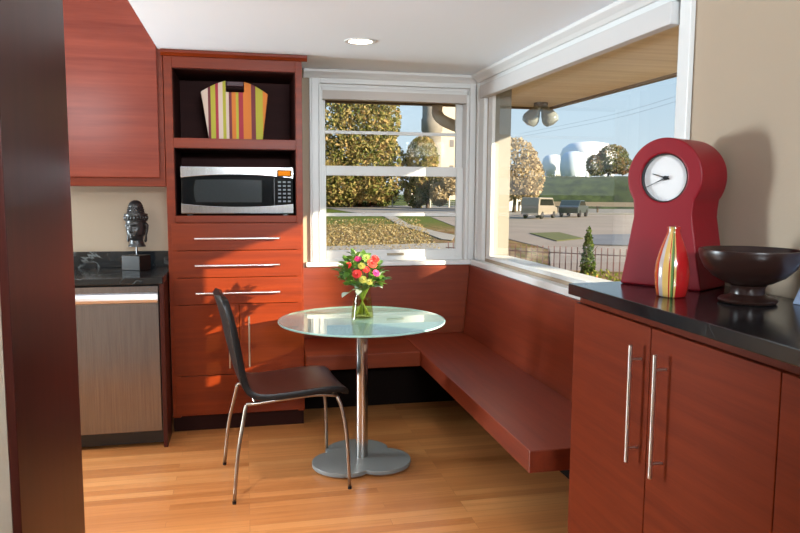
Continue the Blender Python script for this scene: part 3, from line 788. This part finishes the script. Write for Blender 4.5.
# recessed lamp
dl_ = thing('recessed_light', 'round recessed ceiling light above the table', 'light', (.606, 3.777, CEIL))
b = ring((0, 0), .062, .082, -.004, 0); b.transform(Matrix.Rotation(-PI/2, 4, 'X')); b.transform(Matrix.Translation((0, 0, -.0045)))
obj('trim_ring', b, PAINT_W, dl_, .001, local=True)
obj('lens', lathe(BM(), [(.061, -.003), (.061, -.0005)], (0, 0, 0), 40), LAMP, dl_, local=True)

# ------------------------------------------------------------------ outdoors
GZ = -.30
EAVE = noise_mat('tan soffit boards', [(.3, (.56, .45, .31)), (.5, (.66, .55, .40)), (.7, (.74, .63, .47))], 1, (1.0, 16, 1), rough=.7)
b = BM(); box(b, XR + .155, 2.46, -1.7, 5.58, 2.115, 2.145); box(b, -4.2, XR + .155, YB + .155, 5.58, 2.115, 2.145)
struct('soffit', b, EAVE)
FASC = principled('brown fascia', (.16, .11, .07), .6)
b = BM(); box(b, 2.461, 2.50, -1.7, 5.62, 2.10, 2.30); box(b, -4.2, 2.461, 5.581, 5.62, 2.10, 2.30)
struct('fascia', b, FASC)
struct('roof', box(BM(), -4.3, 2.55, -1.8, 5.67, 2.60, 2.68), FASC)
b = BM(); box(b, -4.2, 2.46, -1.7, -1.66, 2.145, 2.6); box(b, 2.3, 2.46, -1.7, 5.6, 2.3, 2.6); box(b, -4.2, 2.46, 5.5, 5.6, 2.3, 2.6)
struct('roof_edge', b, FASC)
tag(obj('downspout', tube(BM(), [(1.51, 5.56, 2.10), (1.51, 5.55, 2.03), (1.56, 5.46, 1.96), (1.74, 5.14, 1.83), (1.77, 5.02, 1.70), (1.77, 4.98, GZ + .1)], .044, 12, 4), principled('weathered downspout', (.62, .55, .45), .6), None, 0, True), 'grey-brown downspout elbow under the eave outside the back window', 'downspout')
fl = thing('floodlight', 'twin-bulb floodlight under the eave outside the picture window', 'outdoor light', (2.275, 5.30, 2.1145))
fb = principled('grey fixture', (.10, .10, .10), .5)
obj('base', lathe(BM(), [(.05, -.03), (.055, -.02), (.055, 0)], (0, 0, -.0005), 20), fb, fl, local=True)
for s in (-1, 1):
    d = Vector((s*.45, -s*.25, -.85)).normalized(); q = d.to_track_quat('Z', 'Y').to_matrix().to_4x4()
    b = lathe(BM(), [(.03, .0), (.035, .03), (.052, .06), (.066, .10), (.066, .125), (.052, .15), (0, .162)], (0, 0, 0), 24)
    b.transform(Matrix.Translation((s*.02, 0, -.03)) @ q); obj('bulb', b, principled('frosted bulb', (.30, .33, .31), .06, .35), fl, 0, 'auto', local=True)

# ground, road, paths
m, nt, outn = new_mat('lawn strewn with fallen leaves')
p = N(nt, 'ShaderNodeBsdfPrincipled'); p.inputs['Roughness'].default_value = .9; p.inputs['Specular IOR Level'].default_value = .1
tcn = N(nt, 'ShaderNodeTexCoord'); vo = N(nt, 'ShaderNodeTexVoronoi'); vo.inputs['Scale'].default_value = 4.5
mpn = N(nt, 'ShaderNodeMapping'); mpn.inputs['Scale'].default_value = (1, .35, 1)
nt.links.new(tcn.outputs['Object'], mpn.inputs[0]); nt.links.new(mpn.outputs[0], vo.inputs['Vector'])
rl = ramp(nt, [(0, (.06, .075, .012)), (.22, (.115, .10, .024)), (.42, (.19, .11, .04)), (.6, (.25, .17, .07)), (.8, (.14, .06, .024)), (1, (.38, .29, .16))])
nt.links.new(vo.outputs['Color'], rl.inputs[0])
n2 = N(nt, 'ShaderNodeTexNoise'); n2.inputs['Scale'].default_value = .05; nt.links.new(tcn.outputs['Object'], n2.inputs['Vector'])
sp = N(nt, 'ShaderNodeSeparateXYZ'); nt.links.new(tcn.outputs['Object'], sp.inputs[0])
mr = N(nt, 'ShaderNodeMapRange'); mr.inputs['From Min'].default_value = 30; mr.inputs['From Max'].default_value = 40
nt.links.new(sp.outputs[1], mr.inputs['Value'])
gm = N(nt, 'ShaderNodeMix', data_type='RGBA'); gm.inputs['B'].default_value = (.09, .115, .016, 1)
nt.links.new(mr.outputs[0], gm.inputs['Factor']); nt.links.new(rl.outputs[0], gm.inputs['A'])
nt.links.new(gm.outputs['Result'], p.inputs['Base Color']); nt.links.new(p.outputs[0], outn.inputs[0])
LAWN = m
b = BM(); v = [b.verts.new(q) for q in ((-200, -60, GZ), (420, -60, GZ), (420, 420, GZ), (-200, 420, GZ))]; b.faces.new(v)
struct('lawn', b, LAWN)
ASPH = noise_mat('pale asphalt', [(.3, (.21, .19, .165)), (.7, (.27, .245, .215))], .25, rough=.9)
CONC = noise_mat('concrete path', [(.3, (.27, .24, .2)), (.7, (.33, .30, .25))], .5, rough=.9)
def flat(name, pts, mat, dz):
    b = BM(); prism(b, pts, GZ + dz - .02, GZ + dz, 'z'); return struct(name, b, mat)
flat('road', [(-60, 84), (-60, 72), (8.0, 72), (8.5, 57), (9.6, 51), (14.2, 47), (20, 53), (31.6, 53), (80, 20), (80, 84)], ASPH, .03)
flat('path', [(9.5, 49.4), (10.3, 49.3), (8.35, 35.9), (8.0, 29.5), (8.05, 26.7), (7.1, 24.0), (6.9, 24.6), (7.35, 29.4), (7.75, 36)], CONC, .035)
flat('drive', [(14.2, 46.5), (12.4, 47.1), (10.3, 34.6), (9.6, 26.5), (9.0, 20), (6.6, 14.6), (10, 13.2), (13.0, 20.5), (16, 26), (34, 50), (30.5, 51.5), (20, 52)], noise_mat('pale drive', [(.3, (.235, .19, .155)), (.7, (.30, .245, .20))], .4, rough=.9), .02)
flat('pavement', [(1.2, 21.3), (3.2, 21.9), (6.9, 22.6), (6.2, 20.2), (1.0, 20.2)], CONC, .045)
flat('grass_patch', [(10.6, 23.0), (11.5, 27.6), (13.0, 28.0), (12.2, 24.2)], principled('olive grass', (.09, .10, .02), .9), .05)
flat('parking', [(11.0, 21.2), (13.4, 26.0), (20, 27), (15, 19)], noise_mat('dark asphalt', [(.3, (.10, .11, .13)), (.7, (.15, .16, .18))], .4, rough=.9), .06)

def blob_leaves(blobs, n, size, seed, squash=1.0):
    """thousands of small leaf quads scattered through a set of ellipsoids (c, rx, ry, rz)"""
    r_ = random.Random(seed); V = []; F = []
    tot = sum(bl[1]*bl[3] for bl in blobs)
    for c, rx, ry, rz in blobs:
        for k in range(int(n*rx*rz/tot)):
            while True:
                d = Vector((r_.uniform(-1, 1), r_.uniform(-1, 1), r_.uniform(-1, 1)))
                if .05 < d.length <= 1: break
            d = d.normalized()*(d.length**.35)
            p = Vector((c[0] + d.x*rx, c[1] + d.y*ry, c[2] + d.z*rz)); s = size*r_.uniform(.6, 1.4)
            q = Quaternion((r_.gauss(0, 1), r_.gauss(0, 1), r_.gauss(0, 1), r_.gauss(0, 1))).normalized()
            i = len(V)
            for a, c2, h in ((-1, 0, 0), (0, -.55, .12), (1, 0, 0), (0, .55, .12)): V.append(p + q @ Vector((a*s, c2*s, h*s)))
            F.append((i, i+1, i+2, i+3))
    me = bpy.data.meshes.new('leaves'); me.from_pydata(V, [], F); return me
def leaf_mat(name, stops, scale=.6):
    m, nt, out = new_mat(name)
    df = N(nt, 'ShaderNodeBsdfDiffuse'); tl = N(nt, 'ShaderNodeBsdfTranslucent'); mx = N(nt, 'ShaderNodeMixShader'); mx.inputs[0].default_value = .35
    tcn = N(nt, 'ShaderNodeTexCoord'); no = N(nt, 'ShaderNodeTexNoise'); no.inputs['Scale'].default_value = scale; no.inputs['Detail'].default_value = 3
    geo = N(nt, 'ShaderNodeNewGeometry'); ma = N(nt, 'ShaderNodeMath', operation='MULTIPLY_ADD'); ma.inputs[1].default_value = .35
    nt.links.new(tcn.outputs['Object'], no.inputs['Vector']); nt.links.new(geo.outputs['Random Per Island'], ma.inputs[0]); nt.links.new(no.outputs[0], ma.inputs[2])
    r = ramp(nt, stops); nt.links.new(ma.outputs[0], r.inputs[0])
    nt.links.new(r.outputs[0], df.inputs[0]); nt.links.new(r.outputs[0], tl.inputs[0])
    nt.links.new(df.outputs[0], mx.inputs[1]); nt.links.new(tl.outputs[0], mx.inputs[2]); nt.links.new(mx.outputs[0], out.inputs[0])
    return m
AUT = leaf_mat('autumn maple leaves', [(.36, (.035, .05, .012)), (.52, (.13, .15, .04)), (.70, (.33, .28, .10)), (.92, (.43, .29, .13))], .75)
AUTP = leaf_mat('pale autumn leaves', [(.4, (.34, .26, .13)), (.7, (.50, .40, .24)), (.95, (.58, .44, .28))], .3)
GRN = leaf_mat('dark green leaves', [(.4, (.035, .07, .02)), (.65, (.08, .13, .035)), (.95, (.18, .17, .06))], .3)
BARK = noise_mat('grey brown bark', [(.3, (.07, .05, .035)), (.7, (.15, .11, .08))], 3, (1, 1, .3), rough=.9)
def tree(name, label, x, y, blobs, n, size, mat, seed, trunk_r=.3, base=GZ, top=None, cat='tree', group=None):
    t = thing(name, label, cat, (x, y, base), 0, group)
    me = blob_leaves([((c[0] - x, c[1] - y, c[2] - base), a, e, f) for c, a, e, f in blobs], n, size, seed)
    o = link(bpy.data.objects.new('foliage', me)); me.materials.append(mat); o.parent = t
    hz = (top or blobs[0][0][2]) - base
    b = BM(); tube(b, [(0, 0, 0), (trunk_r*.3, 0, hz*.4), (0, trunk_r*.3, hz)], [trunk_r, trunk_r*.35], 8)
    for k in range(4):
        a = 2*PI*k/4 + seed; tube(b, [(0, 0, hz*(.45 + .08*k)), (math.cos(a)*hz*.18, math.sin(a)*hz*.18, hz*(.75 + .06*k))], [trunk_r*.45, trunk_r*.15], 6)
    obj('trunk', b, BARK, t, 0, True, local=True)
    return t
tree('maple_tree', 'large golden autumn maple filling the back window', 11.0, 75, [((9.6, 75, 6.3), 6.3, 5, 6.6), ((12.6, 74, 8.8), 3.5, 4, 4.4), ((6.5, 75, 4.2), 4, 4, 4.0), ((13.5, 74, 3.6), 3.6, 3.5, 3.4), ((9, 74, 2.4), 5, 3, 2.0)], 30000, .20, AUT, 3, .45)
tree('small_tree', 'smaller golden tree right of the large maple', 18.6, 72, [((18.0, 72, 4.8), 1.7, 1.8, 2.3), ((18.4, 72, 2.6), 1.7, 1.8, 1.8), ((17.4, 72, 1.2), 1.3, 1.4, 1.5)], 6000, .18, AUT, 5, .2)
tree('small_tree', 'pale orange tree in front of the cream building', 22.0, 69, [((21.9, 69, 2.6), 1.6, 1.3, 1.1), ((20.4, 69, 2.2), 1.2, 1.0, 1.1), ((19.2, 69.5, 1.2), 1.0, 1.0, 1.2)], 3400, .17, AUTP, 6, .12)
tree('small_tree', 'dull green bush at the right edge behind the wire fence', 26.2, 80, [((26.2, 80, 1.6), 2.2, 1.5, 1.9)], 2200, .2, GRN, 8, .12)
STONEW = noise_mat('cream render', [(.3, (.46, .40, .31)), (.7, (.54, .48, .38))], .3, rough=.9)
tw = thing('church_tower', 'round grey-tan stone tower beside a cream building', 'tower', (38.0, 144, GZ))
obj('shaft', lathe(BM(), [(1.9, 0), (1.9, 13.8), (2.2, 14.2), (2.2, 16.5), (2.0, 16.8), (2.0, 21), (0, 24)], (0, 0, 0), 24), noise_mat('tan stone', [(.3, (.17, .155, .135)), (.7, (.24, .22, .19))], .5, rough=.9), tw, 0, 'auto', local=True)
bl = thing('building', 'cream building with small windows right of the stone tower', 'building', (45, 152, GZ))
wl = obj('wall', box(BM(), 41.2, 50, 149, 158, GZ, 22), STONEW, bl)
wm = principled('dark window', (.16, .15, .15), .3)
for x, z in ((43.3, 11.0), (43.3, 5.6), (46, 11.0), (46, 5.6)):
    obj('window', box(BM(), x, x + .9, 148.92, 148.99, z, z + 1.5), wm, wl)
FN = principled('galvanised fence', (.36, .38, .34), .5)
fe = thing('wire_fence', 'wire fence on thin posts beyond the road outside the back window', 'fence', (20, 75, GZ))
for k in range(6):
    x = 15.6 + k*2.1; obj('post', tube(BM(), [(x, 75.6 - .1*k, GZ), (x, 75.6 - .1*k, GZ + 3.0)], .07, 8), principled('pale post', (.60, .55, .45), .6) if k == 0 else bpy.data.materials['pale post'], fe)
b = BM()
for k in range(12): tube(b, [(15.6, 75.6, GZ + .2 + .22*k), (26.1, 75.1, GZ + .2 + .22*k)], .016, 4)
for k in range(48): tube(b, [(15.7 + k*.217, 75.6 - .01*k, GZ + .1), (15.7 + k*.217, 75.6 - .01*k, GZ + 2.8)], .012, 4)
obj('wire_mesh', b, FN, fe)
# leaves lying on the lawn: too many to count
r_ = random.Random(4); V = []; F = []
while len(F) < 9000:
    y = 19.5 + 24*r_.random()**1.3; x = r_.uniform(0, .215*y + 1.3)
    if y > 36 and r_.random() < .7: continue
    q = Quaternion((r_.gauss(0, 1), r_.gauss(0, 1), r_.gauss(0, 1), r_.gauss(0, 1))).normalized(); sz = r_.uniform(.022, .05)*(.75 + y/70); i = len(V)
    for a, c in ((-1, 0), (0, -.7), (1, 0), (0, .7)): V.append(Vector((x, y, GZ + sz*.7)) + q @ Vector((a*sz, c*sz, 0)))
    F.append((i, i+1, i+2, i+3))
me = bpy.data.meshes.new('fallen_leaves'); me.from_pydata(V, [], F)
me.materials.append(leaf_mat('fallen leaves', [(.3, (.10, .05, .02)), (.5, (.22, .15, .06)), (.7, (.32, .25, .11)), (.95, (.44, .38, .24))], 9))
fl_ = link(bpy.data.objects.new('fallen_leaves', me)); tag(fl_, 'brown and tan fallen leaves lying on the lawn outside the back window', 'leaves', None, 'stuff')
hm = blob_leaves([((6, 78.5, .9), 6, 1.2, 1.3), ((13, 78.5, .8), 4, 1.2, 1.2)], 2500, .3, 21)
ho = link(bpy.data.objects.new('hedge', hm)); hm.materials.append(GRN); tag(ho, 'dark hedge low behind the golden maple across the road', 'hedge')

# seen through the picture window
HILLM = noise_mat('grassy bank', [(.35, (.010, .022, .007)), (.65, (.042, .065, .018))], .9, rough=.95, detail=8)
b = BM()
prof_ = [(0, -.3), (1.5, 1.2), (3, 2.3), (5, 3.0), (9, 3.3), (40, 3.4), (60, -.5)]
L0, L1 = Vector((23, 75.5, 0)), Vector((86, 44, 0)); nrm = Vector((.45, .89, 0)).normalized()
rows = []
for i in range(41):
    c = L0 + (L1 - L0)*i/40; k = min(1, .35 + i/3)
    rows.append([b.verts.new((c.x + nrm.x*u, c.y + nrm.y*u, GZ + (h + .3)*(k*.98 + .02)*(1 + .0*i) + .06*math.sin(i*1.7 + j))) for j, (u, h) in enumerate(prof_)])
for r0, r1 in zip(rows, rows[1:]):
    for j in range(len(prof_) - 1): b.faces.new((r0[j], r0[j+1], r1[j+1], r1[j]))
ho2 = obj('hill', b, HILLM, None, 0, True); ho2['kind'] = 'structure'
WT = principled('white tank paint', (.80, .82, .84), .45)
WTB = principled('shadow blue tank paint', (.56, .66, .76), .45)  # bluish copy of the white, painting in the large dome's shaded side
def tank(name, label, x, y, zt, r, hh, mat, legs=6, base=GZ):
    t = thing(name, label, 'water tower', (x, y, base), 0, 'water towers on the hill')
    b = lathe(BM(), [(0, zt - 2*hh), (r*.6, zt - 1.92*hh), (r*.9, zt - 1.6*hh), (r, zt - 1.2*hh), (r, zt - .75*hh), (r*.92, zt - .4*hh), (r*.7, zt - .14*hh), (r*.35, zt - .03*hh), (0, zt)], (0, 0, -base), 40)
    obj('tank', b, mat, t, 0, True, local=True)
    for k in range(legs):
        a = 2*PI*k/legs + .3; obj('leg', tube(BM(), [(r*.86*math.cos(a), r*.86*math.sin(a), 0), (r*.86*math.cos(a), r*.86*math.sin(a), zt - 1.5*hh - base)], r*.07, 8), mat, t, 0, True, local=True)
    return t
tank('water_tower', 'smaller white water tower left of the large white tank', 98, 217, 13.6, 3.6, 3.6, WT)
tank('water_tower', 'round water tower with painted-on blue shadow between the two white tanks', 90, 186, 12.9, 3.7, 4.3, WTB)
tank('water_tower', 'largest white domed water tower behind the round tree', 101, 199, 16.6, 8.2, 5.2, WT, 8)
tree('round_tree', 'round green and rust tree on the hill before the water towers', 45.2, 83.5, [((45.6, 83.2, 5.6), 2.0, 2, 1.9), ((43.8, 83.6, 4.9), 1.5, 1.5, 1.4), ((46.8, 82.8, 4.8), 1.3, 1.3, 1.1)], 3600, .17, leaf_mat('green and rust leaves', [(.4, (.10, .14, .05)), (.65, (.22, .22, .10)), (.95, (.36, .18, .10))], .5), 12, .16, 2.9, 5.2)
tree('pale_tree', 'pale autumn tree at the far left of the picture window', 22.3, 57, [((22.2, 57, 3.4), 2.2, 2, 2.6), ((21.4, 58, 2.0), 1.6, 1.6, 1.6), ((23.2, 56.6, 2.6), 1.5, 1.4, 2.0)], 4500, .17, AUTP, 13, .2)
tree('dark_tree', 'leafy treetop just above the red clock', 37.6, 54.5, [((37.4, 54.5, 5.6), 1.3, 1, .9), ((39.5, 54, 4.5), 1.9, 1.2, 1.6)], 900, .2, GRN, 14, .15)
hs = thing('white_house', 'low white outbuilding at the left of the picture window', 'building', (23.4, 63, GZ))
obj('wall', box(BM(), 22.2, 25.0, 62, 66, GZ, 1.7), principled('white siding', (.72, .70, .66), .7), hs)
obj('roof', prism(BM(), [(61.6, 1.7), (66.4, 1.7), (64, 2.7)], 21.9, 25.3, 'x'), principled('tan roof', (.40, .33, .25), .8), hs)
def car(name, label, x, y, rz, col, L=4.2, van=False):  # built round its own base
    t = thing(name, label, 'car', (x, y, GZ + .03), rz)
    W = .85; pm = principled(name + ' paint ' + label[:8], col, .3, coat=.5); gm_ = BLACKG; tm = DARK
    pr = [(-L/2, .35), (L/2, .35), (L/2, .75), (L/2 - .15, .9), (L*.24, .98), (L*.1, 1.42), (-L*.28, 1.45), (-L*.42, 1.0), (-L/2, .9)] if not van else [(-L/2, .35), (L/2, .35), (L/2, .95), (L*.36, 1.1), (L*.24, 1.85), (-L*.46, 1.9), (-L/2, 1.2)]
    obj('body', prism(BM(), pr, -W, W, 'y'), pm, t, .06, local=True)
    g = [(L*.2, 1.0), (L*.09, 1.36), (-L*.27, 1.38), (-L*.37, 1.02)] if not van else [(L*.3, 1.15), (L*.22, 1.72), (-L*.42, 1.75), (-L*.44, 1.2)]
    obj('glazing', prism(BM(), g, -W - .01, W + .01, 'y'), gm_, t, local=True)
    for sx in (-1, 1):
        for sy in (-1, 1):
            b = lathe(BM(), [(.32, -.1), (.32, .1)], (0, 0, 0), 20); b.transform(Matrix.Translation((sx*L*.31, sy*(W - .08), .32)) @ Matrix.Rotation(PI/2, 4, 'X'))
            obj('wheel', b, tm, t, local=True)
    return t
car('parked_car', 'dark parked car on the road below the green bank', 22.6, 46.4, math.radians(50), (.03, .04, .04), 3.9).scale = (.8, .8, .8)
car('parked_van', 'pale tan van parked left of the dark car', 18.9, 43.8, math.radians(44), (.24, .21, .165), 4.4, True).scale = (.72, .72, .72)
tree('conifer', 'small conical conifer behind the red garden fence', 5.95, 11.6, [((5.95, 11.6, -.10), .16, .16, .22), ((5.95, 11.6, .16), .13, .13, .25), ((5.95, 11.6, .44), .085, .085, .26), ((5.95, 11.6, .66), .045, .045, .16)], 1500, .030, leaf_mat('conifer green', [(.4, (.03, .07, .02)), (.7, (.10, .16, .04)), (.95, (.22, .26, .06))], 4), 15, .03, GZ, .6, 'conifer')
fm = blob_leaves([((4.0, 8.5, .02), .3, .3, .36), ((4.4, 8.2, .08), .36, .3, .38), ((4.85, 7.9, .10), .36, .3, .38), ((3.7, 8.8, -.04), .3, .3, .30)], 2600, .026, 16)
fo = link(bpy.data.objects.new('flower_shrub', fm)); fm.materials.append(leaf_mat('mixed shrub leaves', [(.4, (.10, .16, .03)), (.65, (.30, .32, .06)), (.8, (.42, .36, .08)), (.97, (.50, .14, .10))], 6)); tag(fo, 'yellow-green flowering shrub under the picture window', 'shrub')
gf = thing('garden_fence', 'thin dull red picket fence outside the picture window', 'fence', (5.4, 12, GZ))
RF = principled('dull red fence paint', (.20, .09, .08), .7)
A_, B_ = Vector((3.9, 13.6, 0)), Vector((8.4, 9.6, 0))
for z in (.12, .62):
    obj('rail', tube(BM(), [(A_.x, A_.y, GZ + z), (B_.x, B_.y, GZ + z)], .009, 6), RF, gf)
for k in range(56):
    c = A_ + (B_ - A_)*(k + .5)/56; obj('picket', box(BM(), c.x - .007, c.x + .007, c.y - .007, c.y + .007, GZ, GZ + .74), RF, gf)
gr_ = thing('guard_rail', 'pale wooden guard rail along the foot of the bank', 'fence', (30, 52, GZ))
obj('rail', hexa(BM(), [(24, 60, .25), (46, 43.5, .25), (46.1, 43.6, .25), (24.1, 60.1, .25), (24, 60, .62), (46, 43.5, .62), (46.1, 43.6, .62), (24.1, 60.1, .62)]), principled('tan rail', (.46, .36, .25), .7), gr_)
for k in range(9):
    x = 24 + 22*k/8; y = 60 - 16.5*k/8 + .1; obj('post', tube(BM(), [(x, y + .1, GZ), (x, y + .1, .6)], .09, 6), BARK, gr_)
WIRE_A, WIRE_B, WIRE_C = Vector((30.4, 76.4, 7.6)), Vector((30.2, 55.9, 7.6)), Vector((28.2, 40.8, 7.6))
WIRE = principled('grey wire', (.22, .25, .28), .6)
for lift, lab in ((.35, 'upper thin overhead wire across the sky'), (0, 'lower thin overhead wire across the sky')):
    b = BM(); tube(b, [WIRE_A + Vector((0, 0, lift)), WIRE_B + Vector((0, 0, lift - .05)), WIRE_C + Vector((0, 0, lift))], .009, 5, 6)
    tag(obj('overhead_wire', b, WIRE), lab, 'wire', 'overhead wires')
up = thing('utility_pole', 'tall wooden utility pole standing in the yard outside', 'pole', (11.6, -5.35, GZ))
obj('shaft', tube(BM(), [(0, 0, 0), (0, 0, 9)], [.24, .2], 16), BARK, up, 0, True, local=True)
obj('crossarm', box(BM(), -1, 1, -.06, .06, 8.2, 8.35), BARK, up, local=True)

# ------------------------------------------------------------------ sky, sun, lamps, added fills
w = bpy.data.worlds.new('sky'); scene.world = w; w.use_nodes = True; nt = w.node_tree; nt.nodes.clear()
o = nt.nodes.new('ShaderNodeOutputWorld'); bg_ = nt.nodes.new('ShaderNodeBackground'); bg_.inputs[1].default_value = .5
tcn = nt.nodes.new('ShaderNodeTexCoord'); sx = nt.nodes.new('ShaderNodeSeparateXYZ')
nt.links.new(tcn.outputs['Generated'], sx.inputs[0])
r = ramp(nt, [(0, (.80, .88, .93)), (.06, (.68, .82, .93)), (.2, (.52, .73, .93)), (.6, (.28, .50, .85)), (1, (.20, .38, .75))])
nt.links.new(sx.outputs[2], r.inputs[0]); nt.links.new(r.outputs[0], bg_.inputs[0]); nt.links.new(bg_.outputs[0], o.inputs[0])

def light(name, kind, loc, power, col, size=None, target=None, direction=None, sizey=None):
    l = bpy.data.lights.new(name, kind); l.energy = power; l.color = col
    if kind == 'AREA':
        l.size = size
        if sizey: l.shape = 'RECTANGLE'; l.size_y = sizey
    elif kind == 'SUN': l.angle = size
    elif size: l.shadow_soft_size = size
    ob = link(bpy.data.objects.new(name, l)); ob.location = loc
    d = Vector(direction) if direction else Vector(target) - Vector(loc)
    ob.rotation_euler = d.to_track_quat('-Z', 'Y').to_euler()
    return ob
light('sun', 'SUN', (20, -20, 12), 7.8, (1, .83, .62), math.radians(.6), direction=(-1, .94, -.405))
kl = light('kitchen_window_light', 'AREA', (-3.6, 4.15, 1.0), 112, (.78, .92, 1), .8, target=(1.5, 2.3, 1.95))
light('rear_fill_light', 'AREA', (.55, -1.45, 2.15), 20, (.86, .94, 1), 1.0, target=(.7, 4.7, 1.6), sizey=.35).data.spread = math.radians(75)  # added fill for the back wall trim; no window stands there
bl_ = light('ceiling_bounce_light', 'AREA', (-2.15, -.6, 1.3), 44, (.76, .89, 1), .8, direction=(.55, .6, 1)); bl_.data.spread = math.radians(95)  # added fill beam aimed up to brighten the ceiling
kd = light('floor_fill_spot', 'SPOT', (-.25, 2.5, 2.18), 54, (1, .93, .84), .06, direction=(0, 0, -1)); kd.data.spot_size = math.radians(68); kd.data.spot_blend = .7  # added unseen spot that brightens the floor at the left
light('kitchen_lamp', 'AREA', (-1.25, 2.35, 2.0), 6, (.92, .95, 1), .5, direction=(.05, 1, 0), sizey=.4)  # added fill behind the partition, giving the upper door its sheen
sp = light('recessed_spot', 'SPOT', (.606, 3.777, 2.18), 8, (1, .85, .65), .04, direction=(0, 0, -1)); sp.data.spot_size = math.radians(100); sp.data.spot_blend = .6

# ------------------------------------------------------------------ camera and view
cam = bpy.data.cameras.new('camera'); co = link(bpy.data.objects.new('camera', cam)); scene.camera = co
cam.sensor_width = 36; cam.sensor_fit = 'HORIZONTAL'; cam.lens = 712/800*36; cam.clip_end = 1000; cam.clip_start = .02
yaw, pit, rol = .21488635, .10495838, .00566914
fw = Vector((math.sin(yaw)*math.cos(pit), math.cos(yaw)*math.cos(pit), -math.sin(pit))); r0 = Vector((math.cos(yaw), -math.sin(yaw), 0)); u0 = r0.cross(fw)
r1 = r0*math.cos(rol) + u0*math.sin(rol); u1 = -r0*math.sin(rol) + u0*math.cos(rol)
M = Matrix(((r1.x, u1.x, -fw.x, 0), (r1.y, u1.y, -fw.y, 0), (r1.z, u1.z, -fw.z, 1.42), (0, 0, 0, 1)))
co.matrix_world = M
vs = scene.view_settings; scene.display_settings.display_device = 'sRGB'
vs.view_transform = 'Standard'; vs.look = 'None'; vs.exposure = 1.0; vs.gamma = 1; vs.use_curve_mapping = False
scene.cycles.max_bounces = 10; scene.cycles.transparent_max_bounces = 12
